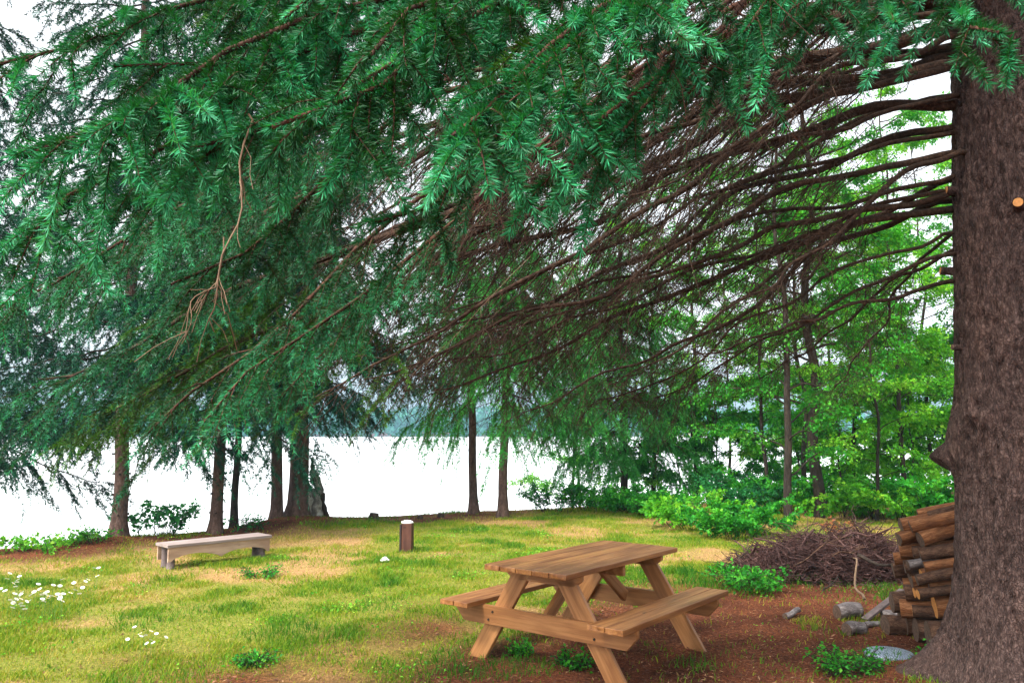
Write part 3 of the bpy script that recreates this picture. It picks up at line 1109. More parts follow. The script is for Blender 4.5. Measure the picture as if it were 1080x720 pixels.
# mottled trunk and broken snag behind the stout spruce
def snag(name, label, pts, radii, bark, seed, twigs=0):
    rng = np.random.default_rng(seed)
    P = np.array(pts, float)
    t = np.linspace(0, 1, 24)
    f = t * (len(P) - 1)
    i0 = np.minimum(f.astype(int), len(P) - 2)
    w = (f - i0)
    w = (w * w * (3 - 2 * w))[:, None]
    PP = P[i0] * (1 - w) + P[i0 + 1] * w + wiggle(rng, 24, .02)
    rr = np.interp(t, np.linspace(0, 1, len(radii)), radii) * (1 + .18 * rng.normal(size=24))
    root = thing(name, label, 'tree', PP[0])
    g = Geo()
    tube(g, PP[None], rr[None], k=10, cap=True)
    g.build('trunk', M[bark], root)
    if twigs:
        g = Geo()
        tt = rng.uniform(.3, 1, twigs)
        pp, T = resample(PP, tt)
        s = side_shoots(rng, pp, T, rng.uniform(.15, .5, twigs), 30, 70, -.2, .5, .1, 5, .08)
        tube(g, s, np.full((twigs, 5), .008) * np.linspace(1, .3, 5), k=4)
        g.build('branches', M['bark_dark'], root)
    return root


b = gp(322, 548)
bz = on_ground(b[0], b[1] + .8)
snag('birch_tree', 'pale mottled curved trunk behind the stoutest shore trunk', [(b[0] + .2, b[1] + .9, bz - .2), (b[0] - .05, b[1] + .9, bz + .6), (b[0] - .42, b[1] + .9, bz + 1.4), (b[0] - .38, b[1] + 1.0, bz + 2.6), (b[0] - .2, b[1] + 1.0, bz + 5.5)], [.14, .13, .12, .10, .05], 'bark_lichen', 31, 26)
b = gp(331, 549)
bz = on_ground(b[0], b[1])
snag('dead_snag', 'jagged broken dead stem right of the stoutest shore trunk', [(b[0] + .05, b[1] + .15, bz - .1), (b[0] + .02, b[1] + .15, bz + .45), (b[0] - .08, b[1] + .12, bz + .85), (b[0] - .07, b[1] + .12, bz + 1.05)], [.15, .13, .06, .015], 'bark_lichen', 32, 6)
b = gp(341, 549)
snag('dead_snag', 'thin dark splintered stem leaning against the broken dead stem', [(b[0] + .06, b[1] + .1, bz - .1), (b[0] - .1, b[1] + .1, bz + .4), (b[0] - .16, b[1] + .1, bz + .75)], [.05, .045, .012], 'bark_dark', 33, 3)


# ================================================================== BROADLEAF TREES
def broadleaf(name, label, base, r0, h, crown, spread, n_leaf, leafm, seed, size=.075, lean=(0, 0), bark='bark_dark', n_limb=22, up=.35, group=None, cat='tree', flat=.65):
    rng = np.random.default_rng(seed)
    x, y = base
    z = on_ground(x, y)
    root = thing(name, label, cat, (x, y, z), group=group)
    n = 30
    t = np.linspace(0, 1, n)
    P = np.stack([x + lean[0] * t * h, y + lean[1] * t * h, z - .1 + t * (h + .1)], 1) + wiggle(rng, n, .05)
    g = Geo()
    tube(g, P[None], (r0 * (1 - .85 * t) + r0 * .5 * np.exp(-t * h / .15))[None], k=10)
    g.build('trunk', M[bark], root)
    wood, leaf = Geo(), Geo()
    tips = []
    for k in range(n_limb):
        f = (k + rng.random()) / n_limb
        zc = crown + (h * .97 - crown) * f
        p0 = resample(P, np.array([zc / h]))[0][0]
        deg = k * 137.5 + rng.uniform(-30, 30)
        L = spread * (np.sin(PI * (.22 + .72 * f)) ** .8) * rng.uniform(.6, 1.2) + .15
        dv = np.array([math.cos(R(deg)), math.sin(R(deg)), up + rng.uniform(-.25, .3)])
        path = bez(p0, p0 + dv * L * .4, p0 + dv * L * .75 - np.array([0, 0, .03 * L]), p0 + dv * L - np.array([0, 0, .16 * L]), 10) + wiggle(rng, 10, .03 * L)
        tube(wood, path[None], (r0 * .22 * (1 - np.linspace(0, 1, 10) * .85) + .002)[None], k=5)
        m = max(int(L / .10), 3)
        tt = rng.uniform(.25, 1, m)
        pp, T = resample(path, tt)
        s = side_shoots(rng, pp, T, rng.uniform(.2, .55, m) * min(1, L), 25, 65, -.2, .25, .2, 5, .06)
        tube(wood, s, np.full((m, 5), .0035), k=3)
        tips.append(s)
    S = np.concatenate(tips)
    nl = n_leaf
    cl = 0.35 + rng.random(len(S)) ** 1.2
    idx = rng.choice(len(S), nl, p=cl / cl.sum())
    c, T = batch_resample(S, idx, rng.uniform(.1, 1, nl))
    D = nrm(rng.normal(size=(nl, 3)) * .8 + T * .8 + np.array([0, 0, -.25]))
    c = c + rng.normal(size=(nl, 3)) * .045
    pr = rng.random(len(S))
    leaves(leaf, rng, c, D, size, rnd=np.clip(pr[idx] * .6 + rng.random(nl) * .4, 0, 1), flat=flat)
    wood.build('branches', M[bark], root)
    leaf.build('crown', M[leafm], root, smooth=False)
    return root


WG = 'young trees in the wood at the right'
UND = [(715, 534, 3.0, 3.6, 'leaf_green'), (760, 537, 2.5, 3.2, 'leaf_green'), (800, 533, 6, 3.0, 'leaf_deep'), (845, 537, 4, 3.6, 'leaf_green'), (890, 540, 2.5, 3.2, 'leaf_lime'),
       (925, 538, 4.5, 4.2, 'leaf_lime'), (965, 540, 3.0, 3.6, 'leaf_lime'), (1000, 540, 5.0, 4.5, 'leaf_green'), (860, 534, 9, 5.0, 'leaf_green'), (940, 534, 9, 5.5, 'leaf_green'), (665, 530, 4.5, 3.0, 'leaf_green'), (1040, 538, 7, 5.0, 'leaf_lime')]
TREES = [
    # u, v, extra distance, r0, h, crown, spread, leaves, mat, size, label
    (832, 556, 0, .075, 9.0, 1.0, 1.9, 14000, 'leaf_green', .08, 'dark thin trunk with leafy boughs just behind the brush pile'),
    (866, 545, 0, .12, 11.0, 1.8, 2.3, 16000, 'leaf_green', .08, 'thickest dark trunk in the wood behind the brush pile'),
    (808, 540, 0, .045, 8.5, 1.4, 1.8, 11000, 'leaf_green', .07, 'slender sapling left of the thin dark trunk behind the brush pile'),
    (850, 542, 1.0, .06, 9.5, 2.0, 1.9, 12000, 'leaf_lime', .075, 'slim trunk close to the left of the thickest dark trunk'),
    (735, 536, 2.0, .07, 9.0, 1.0, 2.3, 20000, 'leaf_lime', .07, 'bushy bright green tree between the drooping evergreen and the saplings'),
    (690, 535, 3.0, .07, 9.5, 1.2, 2.4, 20000, 'leaf_green', .075, 'full green tree right behind the drooping evergreen'),
    (605, 534, 3.0, .05, 9.0, 2.6, 2.2, 12000, 'leaf_green', .07, 'small bright green tree above the open water by the picnic table'),
    (925, 552, .5, .035, 6.5, .8, 1.4, 9000, 'leaf_lime', .08, 'lime green sapling with a hair thin stem left of the great trunk'),
    (955, 545, 2.0, .06, 10.5, .8, 2.2, 18000, 'leaf_lime', .08, 'yellow green leafy tree closest to the great trunk'),
    (905, 540, 3.5, .06, 9.5, 1.0, 2.3, 17000, 'leaf_lime', .085, 'tall yellow green tree behind the hair thin sapling'),
    (985, 540, 4.5, .06, 10.0, .8, 2.5, 17000, 'leaf_green', .085, 'green tree mostly hidden by the edge of the great trunk'),
    (770, 535, 6.5, .06, 11.5, 2.4, 2.6, 18000, 'leaf_lime', .085, 'tall lime green tree at the back over the small water gap'),
    (880, 538, 8.0, .06, 12.5, 1.5, 2.8, 20000, 'leaf_green', .09, 'tallest leafy tree at the back of the wood'),
    (612, 536, 4.5, .05, 9.5, 2.0, 2.3, 15000, 'leaf_lime', .065, 'light green tree furthest back over the right end of the open water'),
    (1050, 545, 3.0, .06, 10.0, .8, 2.6, 15000, 'leaf_lime', .085, 'leafy tree behind the great trunk'),
]
for k, (u, v, ex, r0, h, cr, sp, nl, lm, sz, lb) in enumerate(TREES):
    b = gp(u, v)
    dr = nrm(np.array([b[0], b[1]]))
    p = b[:2] + dr * ex
    broadleaf('broadleaf_tree', lb, p, r0, h, cr, sp, int(nl * 1.35), lm, 300 + k, size=sz * .82, group=WG, n_limb=30, flat=.75)


WHERE = ['below the full green tree', 'below the bushy bright green tree', 'in front of the small water gap', 'around the thickest dark trunk', 'right behind the brush pile', 'behind the hair thin sapling',
         'left of the great trunk above the lime bush', 'beside the edge of the great trunk', 'far back behind the thickest dark trunk', 'far back above the firewood stack', 'at the right end of the open water', 'hidden behind the great trunk']
for k, (u, v, ex, h, lm) in enumerate(UND):
    b = gp(u, v)
    p = b[:2] + nrm(np.array([b[0], b[1]])) * ex
    broadleaf('sapling', 'leafy understorey sapling ' + WHERE[k], p, .03, h, .25, .42 * h, int(3000 * h), lm, 350 + k, size=.085, group='understorey saplings in the wood', n_limb=20, flat=.75, up=.5)

# ================================================================== SHRUBS
def shrub(name, label, base, w, h, n_leaf, leafm, seed, size=.06, stems=22, group=None, cat='shrub', flat=.5, droop=.35):
    rng = np.random.default_rng(seed)
    x, y = base
    z = on_ground(x, y)
    root = thing(name, label, cat, (x, y, z), group=group)
    n = stems
    a = rng.uniform(0, 2 * PI, n)
    o = np.sqrt(rng.random(n)) * .35 * w
    p0 = np.stack([x + np.cos(a) * o, y + np.sin(a) * o, np.full(n, z - .03)], 1)
    L = h * rng.uniform(.6, 1.15, n)
    sp = rng.uniform(.1, .75, n) * w / max(h, .2)
    D = np.stack([np.cos(a) * sp, np.sin(a) * sp, np.ones(n)], 1)
    s = np.linspace(0, 1, 8)[None, :, None]
    P = p0[:, None] + D[:, None] * s * L[:, None, None]
    P[:, :, 2] -= droop * L[:, None] * s[..., 0] ** 2.2
    P += np.cumsum(rng.normal(size=P.shape) * .02, 1) * L[:, None, None]
    wood, leaf = Geo(), Geo()
    tube(wood, P, np.linspace(.006, .002, 8)[None] * np.ones((n, 1)) * min(1.4, h + .2), k=4)
    m = n * 7
    idx = rng.integers(0, n, m)
    pp, T = batch_resample(P, idx, rng.uniform(.2, .98, m))
    q = side_shoots(rng, pp, T, rng.uniform(.12, .32, m) * max(.5, min(h, 1.3)), 30, 75, -.1, .35, .25, 4, .06)
    tube(wood, q, np.full((m, 4), .0022), k=3)
    i2 = rng.integers(0, m, n_leaf)
    c, T = batch_resample(q, i2, rng.uniform(.1, 1, n_leaf))
    dd = nrm(rng.normal(size=(n_leaf, 3)) * .7 + T)
    pr = rng.random(m)
    leaves(leaf, rng, c + rng.normal(size=c.shape) * .02, dd, size, rnd=np.clip(.6 * pr[i2] + .4 * rng.random(n_leaf), 0, 1), flat=flat)
    c[:, 2] = np.maximum(c[:, 2], z + .01)
    wood.build('stems', M['bark_dark'], root)
    leaf.build('foliage', M[leafm], root, smooth=False)
    return root


SG = 'shrubs at the edge of the lawn'
for k, (u, v, w, h, nl, lm, sz, lb) in enumerate([
    (165, 566, .75, .70, 900, 'leaf_deep', .07, 'small leafy shrub on the bank just right of the knobbly spruce'),
    (45, 580, .8, .35, 700, 'leaf_lime', .06, 'low bright shrub on the bank edge at far left'),
    (100, 577, .4, .28, 200, 'leaf_green', .05, 'tiny sparse shrub left of the knobbly spruce'),
    (262, 560, .5, .30, 250, 'leaf_deep', .05, 'tiny sparse shrub behind the right end of the bench'),
    (585, 540, 1.0, .75, 1600, 'leaf_deep', .05, 'wispy dark shrub beside the drooping spruce'),
    (632, 538, 1.5, .80, 4500, 'leaf_green', .06, 'rounded green shrub at the right end of the open water'),
    (675, 540, 1.4, .55, 3500, 'leaf_green', .06, 'low green shrub below the drooping evergreen'),
    (735, 556, 1.3, .85, 5000, 'leaf_lime', .065, 'bright lime shrub bulging onto the lawn beyond the table'),
    (775, 566, 1.2, .75, 4500, 'leaf_green', .065, 'ferny green shrub between the lime shrub and the brush pile'),
    (700, 545, 1.2, .9, 3800, 'leaf_green', .06, 'green shrub left of the bright lime shrub'),
    (890, 545, 1.5, .9, 4200, 'leaf_lime', .07, 'yellow green undergrowth bush behind the brush pile'),
    (940, 548, 1.4, 1.1, 4800, 'leaf_lime', .08, 'large leaved lime bush above the firewood stack'),
    (985, 552, 1.4, 1.2, 4500, 'leaf_green', .08, 'green bush tucked beside the great trunk'),
    (830, 540, 1.6, 1.1, 4500, 'leaf_green', .07, 'green undergrowth bush around the thin dark trunk'),
    (790, 541, 1.4, 1.0, 4000, 'leaf_deep', .07, 'deep green bush below the small water gap'),
]):
    b = gp(u, v)
    shrub('shrub', lb, b[:2], w, h, nl, lm, 400 + k, size=sz, stems=18 + int(10 * w), group=SG)

b = gp(897, 712)
shrub('weed', 'leafy green weed clump beside the round stone at the foot of the great trunk', b[:2], .30, .17, 900, 'leaf_green', 450, size=.03, stems=40, cat='weed', flat=.7)
for k, (u, v, s, lb) in enumerate([(268, 700, .10, 'small green weed at the bottom left of the lawn'), (986, 704, .06, 'tiny seedling on the root flare of the great trunk'),
                                   (606, 701, .10, 'small dark weed in the litter under the picnic table'), (549, 688, .06, 'tiny pale weed between the legs of the picnic table'),
                                   (275, 608, .16, 'dark green weed in the lawn right below the bench'), (790, 622, .35, 'tall grassy weed clump left of the brush pile')]):
    b = gp(u, v)
    shrub('weed', lb, b[:2], s * 1.6, s, 420 if s < .3 else 900, 'leaf_green', 460 + k, size=.028 if s < .3 else .05, stems=16 if s < .3 else 40, cat='weed')


# rusty dead fern fronds by the brush pile
b = gp(884, 566)
shrub('dead_fern', 'rusty orange dead fern standing behind the brush pile', b[:2], .35, .36, 200, 'rust', 470, size=.05, stems=14, cat='fern')


# ================================================================== PICNIC TABLE
def picnic_table():
    near_c = np.array([.08, 5.765])
    ang = math.atan2(.785, .62)
    u = np.array([math.cos(ang), math.sin(ang)])
    L, W, H = 1.66, .73, .74
    c = near_c + u * L / 2
    z = on_ground(*c)
    root = thing('picnic_table', 'brown stained wooden picnic table with two attached benches on the lawn', 'picnic table', (c[0], c[1], z), ang)
    T4 = Matrix.Translation
    bm = bmesh.new()
    nb = 5
    bw = W / nb
    for k in range(nb):
        y0 = -W / 2 + k * bw
        board(bm, -L / 2, L / 2, y0 + .003, y0 + bw - .003, H - .038, H, .005, .004)
    bm_obj('tabletop', bm, M['cedar'], root)
    for s in (-1, 1):
        bm = bmesh.new()
        for k in range(2):
            y0 = -.14 + k * .14
            board(bm, -L / 2, L / 2, y0 + .003, y0 + .137, -.038, 0, .005, .004)
        bm_obj('seat', bm, M['cedar'], root, T4((0, s * .665, .44)))
    fx = L / 2 - .24
    for sx in (-1, 1):
        x = sx * fx
        # batten below the top
        bm = bmesh.new()
        b_ = .34
        prof = [(-b_, 0), (b_, 0), (b_ - .0, -.04), (b_ - .07, -.088), (-b_ + .07, -.088), (-b_, -.04)]
        add_prism_x(bm, prof, .038)
        bm_obj('batten', bm, M['cedar_pale'], root, T4((x - sx * .0, 0, H - .039)) @ Matrix.Rotation(PI / 2, 4, 'Z'))
        # seat beam
        bm = bmesh.new()
        b_ = .80
        prof = [(-b_, 0), (b_, 0), (b_, -.05), (b_ - .08, -.138), (-b_ + .08, -.138), (-b_, -.05)]
        add_prism_x(bm, prof, .038)
        bm_obj('seat_beam', bm, M['cedar_pale'], root, T4((x + sx * .041, 0, .44 - .039)) @ Matrix.Rotation(PI / 2, 4, 'Z'))
        for sy in (-1, 1):
            y_top, z_top = sy * .17, H - .045
            y_bot, z_bot = sy * .635, -.02
            l = math.hypot(y_top - y_bot, z_top - z_bot)
            th = math.atan2(z_top - z_bot, y_top - y_bot)
            # leg outline in (y,z) with horizontal cuts
            hw = .070 / math.sin(abs(th)) if abs(math.sin(th)) > .1 else .07
            prof = [(y_bot - hw, z_bot), (y_bot + hw, z_bot), (y_top + hw, z_top), (y_top - hw, z_top)]
            # local frame: X along leg
            dx = Vector((0, y_top - y_bot, z_top - z_bot)).normalized()
            dz = Vector((1, 0, 0))
            dy = dz.cross(dx)
            o = Vector((x, (y_bot + y_top) / 2, (z_bot + z_top) / 2))
            M4 = Matrix((dx, dy, dz)).transposed().to_4x4()
            M4.translation = o
            inv = M4.inverted()
            bm = bmesh.new()
            vs = []
            for sxx in (-.019, .019):
                vs.append([bm.verts.new(inv @ Vector((x + sxx, p[0], p[1]))) for p in prof])
            bm.faces.new(vs[0][::-1])
            bm.faces.new(vs[1])
            for k in range(4):
                bm.faces.new((vs[0][k], vs[0][(k + 1) % 4], vs[1][(k + 1) % 4], vs[1][k]))
            bmesh.ops.recalc_face_normals(bm, faces=bm.faces)
            bmesh.ops.bevel(bm, geom=bm.edges[:], offset=.004, segments=2, affect='EDGES')
            leg = bm_obj('leg', bm, M['cedar_pale'], root, M4)
            # bolts
        # diagonal brace to the middle
        p0 = Vector((x - sx * .02, 0, .34))
        p1 = Vector((sx * .12, 0, H - .06))
        dx = (p1 - p0).normalized()
        dz = Vector((0, 1, 0))
        M4 = Matrix((dx, dz.cross(dx), dz)).transposed().to_4x4()
        M4.translation = (p0 + p1) / 2
        bm = bmesh.new()
        l = (p1 - p0).length
        board(bm, -l / 2, l / 2, -.045, .045, -.019, .019)
        bm_obj('brace', bm, M['cedar_pale'], root, M4)
    bm = bmesh.new()
    board(bm, -.019, .019, -.33, .33, H - .125, H - .0395)
    bm_obj('batten', bm, M['cedar_pale'], root)
    for sx in (-1, 1):
        for sy in (-1, 1):
            for (yy, zz) in ((.47, .30), (.43, .36)):
                bm = bmesh.new()
                bmesh.ops.create_cone(bm, cap_ends=True, segments=8, radius1=.010, radius2=.008, depth=.008)
                bm_obj('bolt', bm, M['bolt'], root, T4((sx * (fx + .041 + .019 + .003), sy * yy, zz)) @ Matrix.Rotation(sx * PI / 2, 4, 'Y'))
    return root


def add_prism_x(bm, prof, th):
    """profile (x,z) extruded along y by th, bevelled"""
    vs = [[bm.verts.new((p[0], s * th / 2, p[1])) for p in prof] for s in (-1, 1)]
    n = len(prof)
    bm.faces.new(vs[0])
    bm.faces.new(vs[1][::-1])
    for k in range(n):
        bm.faces.new((vs[0][(k + 1) % n], vs[0][k], vs[1][k], vs[1][(k + 1) % n]))
    bmesh.ops.recalc_face_normals(bm, faces=bm.faces)
    bmesh.ops.bevel(bm, geom=bm.edges[:], offset=.0035, segments=2, affect='EDGES')


picnic_table()


# ================================================================== LOW BENCH
def low_bench():
    a = gp(170, 599)
    b_ = gp(278, 586)
    d = (b_ - a)[:2]
    ang = math.atan2(d[1], d[0])
    L = float(np.linalg.norm(d)) - .02
    c = (a + b_) / 2
    z = on_ground(c[0], c[1]) - .01
    root = thing('bench', 'low pale wooden bench with scalloped front board on the lawn', 'bench', (c[0], c[1], z), ang)
    W = .34
    H = .315
    bm = bmesh.new()
    board(bm, -L / 2 - .02, L / 2 + .02, -W / 2 - .02, -.002, H - .035, H)
    board(bm, -L / 2 - .02, L / 2 + .02, .002, W / 2 + .02, H - .035, H)
    bm_obj('seat', bm, M['bench_top'], root)
    for sy in (-1, 1):
        bm = bmesh.new()
        n = 36
        lo = []
        for k in range(n + 1):
            x = -L / 2 + L * k / n
            f = k / n
            # two shallow arches
            g_ = abs(math.sin(f * 2 * PI)) ** .7
            zz = H - .036 - .175 + .08 * g_ if .03 < f < .97 else H - .036 - .175
            lo.append((x, zz))
        top = [(L / 2, H - .036), (-L / 2, H - .036)]
        prof = lo + top
        vs = [[bm.verts.new((p[0], s * .014, p[1])) for p in prof] for s in (-1, 1)]
        m = len(prof)
        bm.faces.new(vs[0])
        bm.faces.new(vs[1][::-1])
        for k in range(m):
            bm.faces.new((vs[0][(k + 1) % m], vs[0][k], vs[1][k], vs[1][(k + 1) % m]))
        bmesh.ops.recalc_face_normals(bm, faces=bm.faces)
        bm_obj('apron', bm, M['bench_pale'], root, Matrix.Translation((0, sy * (W / 2 - .01), 0)))
    for sx in (-1, 1):
        for sy in (-1, 1):
            g = Geo()
            x, y = sx * (L / 2 - .07), sy * (W / 2 - .085)
            P = np.array([[x, y, -.05], [x, y, .1], [x, y, .2], [x, y, H - .037]])
            tube(g, P[None], np.array([[.052, .046, .048, .05]]), k=12, cap=True)
            me = g.mesh('leg')
            me.materials.append(M['bench_leg'])
            o = bpy.data.objects.new('leg', me)
            COL.objects.link(o)
            o.parent = root
    return root


low_bench()


# ================================================================== BROWN POST
def post():
    p = gp(429, 581)
    z = on_ground(p[0], p[1])
    root = thing('post', 'short brown wooden post with whitish top standing alone on the lawn', 'post', (p[0], p[1], z), R(-8))
    H = .40
    bm = bmesh.new()
    board(bm, -.062, .085, -.07, .07, -.08, H, .012)
    bm_obj('post_body', bm, M['post'], root)
    bm = bmesh.new()
    board(bm, -.096, -.070, -.06, .06, -.08, H - .02, .004)
    bm_obj('side_board', bm, M['post_dark'], root)
    g = Geo()
    n = 24
    th_ = np.arange(n) * 2 * PI / n
    rngp = np.random.default_rng(8)
    rings = []
    for (rr, zz) in ((.078, H + .001), (.08, H + .012), (.066, H + .024), (.03, H + .030)):
        rings.append(np.stack([.005 + rr * np.cos(th_) * (1.12), rr * np.sin(th_) * .85, zz + .006 * rngp.normal(size=n) * (zz > H + .005)], 1))
    V = np.concatenate(rings)
    q = [(i * n + a, i * n + (a + 1) % n, (i + 1) * n + (a + 1) % n, (i + 1) * n + a) for i in range(3) for a in range(n)]
    tr = [(3 * n, 3 * n + k, 3 * n + k + 1) for k in range(1, n - 1)]
    g.add(V, quads=q, tris=tr)
    me = g.mesh('cap')
    me.materials.append(M['white'])
    o = bpy.data.objects.new('cap', me)
    COL.objects.link(o)
    o.parent = root
    return root


post()

# crumpled paper
p = gp(406, 592)
bm = bmesh.new()
bmesh.ops.create_icosphere(bm, subdivisions=3, radius=.05)
for v in bm.verts:
    k = .65 + .8 * float(vnoise(v.co.x * 40 + 3, v.co.y * 40, v.co.z * 40))
    v.co *= k
    v.co.z *= .6
o = bm_obj('paper', bm, M['white'])
o.location = (p[0], p[1], on_ground(p[0], p[1]) + .03)
tag(o, 'small crumpled white paper lying in the grass before the brown post', 'paper')

# small dark stumps on the bank edge
for k, (u, v, s, lb) in enumerate([(394, 549, .10, 'small dark stump on the bank edge left of the brown post'), (443, 547, .06, 'tiny dark stump on the bank edge behind the brown post'), (465, 545, .07, 'tiny mossy stump on the bank edge right of the brown post')]):
    p = gp(u, v)
    g = Geo()
    z = on_ground(p[0], p[1])
    tube(g, np.array([[p[0], p[1], z - .05], [p[0], p[1], z + .03], [p[0] + .01, p[1], z + s * 1.1]])[None], np.array([[s * 1.3, s, s * .85]]), k=9, cap=True)
    tag(g.build('stump', M['bark_dark'], None, origin=(p[0], p[1], z)), lb, 'stump')


# ================================================================== FIREWOOD
def log_obj(name, label, cat, p_end, direc, length, r, bark, endm, seed, group=None, split=False):
    """log with its visible cut end at p_end, running along direc"""
    rng = np.random.default_rng(seed)
    d = nrm(np.asarray(direc, float))
    X = Vector(d)
    Z = Vector((0, 0, 1))
    Yv = Z.cross(X).normalized()
    Zv = X.cross(Yv)
    M4 = Matrix((X, Yv, Zv)).transposed().to_4x4()
    M4.translation = Vector(p_end)
    K, k = 14, 16
    t = np.linspace(0, 1, K)
    P = np.stack([t * length, .012 * np.sin(t * 5 + seed), .01 * np.cos(t * 4 + seed)], 1)
    P[:, 1] -= P[0, 1]
    P[:, 2] -= P[0, 2]
    th_ = np.arange(k) * 2 * PI / k
    lump = np.ones((1, k))
    if split:
        lump = (.78 + .30 * np.abs(np.cos(1.5 * (th_ + seed))) ** 1.5)[None]
    lump = lump + .10 * fbm(np.cos(th_)[None] * 2 + seed, np.sin(th_)[None] * 2, t[:, None] * length * 6, 3) - .05
    rr = r * (1 - .08 * t)[:, None] * lump
    V = np.stack([np.broadcast_to(P[:, 0:1], (K, k)), P[:, 1:2] + rr * np.cos(th_), P[:, 2:3] + rr * np.sin(th_)], -1)
    i = np.arange(K - 1)[:, None] * k
    a = np.arange(k)[None]
    b = (a + 1) % k
    q = np.stack([i + a, i + b, i + k + b, i + k + a], -1).reshape(-1, 4)
    g = Geo()
    g.add(V.reshape(-1, 3), quads=q, tris=[((K - 1) * k, (K - 1) * k + m, (K - 1) * k + m + 1) for m in range(1, k - 1)])
    me = g.mesh(name)
    me.materials.append(M[bark])
    o = bpy.data.objects.new(name, me)
    COL.objects.link(o)
    o.matrix_basis = M4
    tag(o, label, cat, group)
    g = Geo()
    ring = V[0] * np.array([1, .985, .985])
    tilt = .22 * r
    ring[:, 0] = tilt * np.sin(th_) * 0
    ctr = np.array([[-.004, 0, 0]])
    VV = np.concatenate([ring + np.array([-.001, 0, 0]), ctr])
    g.add(VV, tris=[(m, (m + 1) % k, k) for m in range(k)])
    me = g.mesh('cut_end', smooth=False)
    me.materials.append(M[endm])
    c = bpy.data.objects.new('cut_end', me)
    COL.objects.link(c)
    c.parent = o
    return o


LOGG = 'firewood logs stacked behind the great trunk'
rng = np.random.default_rng(77)
# lateral a (towards camera = larger), radius, end x offset, yaw, bark, end
stack = []
LY0 = 6.75
spec = [(.28, .115, -.06, .06, 'log_bark', 'cut_grey', 'wide dark log at the bottom front of the firewood stack'),
        (.02, .10, .02, .0, 'log_bark', 'cut_grey', None), (-.2, .10, .0, .05, 'log_bark', 'cut_grey', None), (-.4, .09, .02, 0, 'log_bark', 'cut_grey', None),
        (.20, .105, .10, .10, 'log_brown', 'cut_wood', 'thick log with bright orange cut end low in the firewood stack'),
        (.04, .055, -.05, .02, 'log_bark', 'cut_wood', None), (-.10, .08, .0, 0, 'log_bark', 'cut_grey', None), (-.30, .09, .0, 0, 'log_bark', 'cut_grey', None),
        (.30, .045, -.06, .12, 'log_bark', 'cut_wood', 'slim dark log just above the orange ended log'),
        (.19, .05, .02, .10, 'log_bark', 'cut_grey', None), (.08, .045, -.06, .08, 'log_brown', 'cut_wood', None), (-.05, .07, 0, 0, 'log_bark', 'cut_grey', None), (-.22, .08, 0, 0, 'log_bark', 'cut_grey', None),
        (.26, .045, -.10, .10, 'log_bark', 'cut_grey', None), (.15, .05, -.02, .06, 'log_brown', 'cut_wood', None), (.02, .055, -.04, .04, 'log_bark', 'cut_grey', None), (-.13, .07, 0, 0, 'log_bark', 'cut_grey', None), (-.29, .07, 0, 0, 'log_bark', 'cut_grey', None),
        (.22, .05, -.03, .12, 'log_bark', 'cut_grey', None), (.10, .04, -.12, .05, 'log_grey', 'cut_grey', 'grey log sticking out furthest left from the stack'), (-.02, .06, 0, .03, 'log_bark', 'cut_grey', None), (-.17, .06, 0, 0, 'log_bark', 'cut_grey', None),
        (.18, .055, -.06, .08, 'log_bark', 'cut_grey', None), (.06, .06, -.02, .05, 'log_bark', 'cut_grey', None), (-.08, .06, 0, 0, 'log_bark', 'cut_grey', None), (-.23, .06, 0, 0, 'log_bark', 'cut_grey', None),
        (.16, .065, -.02, .14, 'log_brown', 'cut_grey', 'rust brown slanting log near the top of the stack'), (.02, .06, -.05, .08, 'log_brown', 'cut_grey', None), (-.12, .06, 0, 0, 'log_bark', 'cut_grey', None),
        (.10, .055, -.04, .10, 'log_brown', 'cut_grey', None), (-.03, .06, .0, .05, 'log_brown', 'cut_grey', 'rust brown log on the very top of the stack'), (-.16, .055, .06, .0, 'log_bark', 'cut_grey', None),
        (.04, .045, .10, .06, 'log_bark', 'cut_grey', None), (-.08, .045, .08, .0, 'log_bark', 'cut_grey', None)]
for k, (a, r, dx, tl, bk, em, lb) in enumerate(spec):
    z = r * .9
    for (aj, zj, rj) in stack:
        dd = abs(a - aj)
        if dd < (r + rj):
            z = max(z, zj + math.sqrt((r + rj) ** 2 - dd ** 2) * .97)
    stack.append((a, z, r))
    y = LY0 - a
    gz = on_ground(3.4, y)
    log_obj('log', lb or ('dark log in the firewood stack behind the great trunk' if bk == 'log_bark' and k % 3 else 'rust brown log in the firewood stack behind the great trunk'), 'log',
            (3.30 + dx + rng.uniform(-.07, .05), y, z + gz), (1, -.30 + tl * 1.2 + rng.uniform(-.24, .18), .03 + tl * .9 + .20 * k / len(spec) + rng.uniform(-.05, .05)), .95 + rng.uniform(-.1, .1), r * rng.uniform(.86, 1.0), bk if k % 3 else ('log_brown' if bk == 'log_bark' and lb is None else bk), em, 500 + k, group=LOGG, split=(k > 8 and k % 5 in (0, 2)))

LOOSE = 'loose wood pieces on the needle floor'
for k, (u, v, ln, r, yaw, bk, em, lb) in enumerate([
    (828, 652, .24, .028, R(38), 'log_grey', 'cut_grey', 'short pale log piece alone on the ground right of the table'),
    (883, 652, .24, .07, R(10), 'log_grey', 'cut_grey', 'stubby grey log nearest the brush pile on the ground'),
    (893, 670, .20, .055, R(25), 'log_grey', 'cut_grey', 'stubby grey log nearest the camera on the ground'),
    (912, 662, .30, .028, R(28), 'log_grey', 'cut_grey', 'thin grey stick log before the firewood stack'),
    (934, 668, .45, .085, R(2), 'log_bark', 'cut_grey', 'thick dark log lying at the foot of the firewood stack'),
    (930, 652, .34, .05, R(-8), 'log_grey', 'cut_grey', 'greyish bent log resting before the firewood stack')]):
    p = gp(u, v)
    z = on_ground(p[0], p[1])
    log_obj('log', lb, 'log', (p[0], p[1], z + r * .85), (math.cos(yaw), math.sin(yaw), .03), ln, r, bk, em, 600 + k, group=LOOSE)
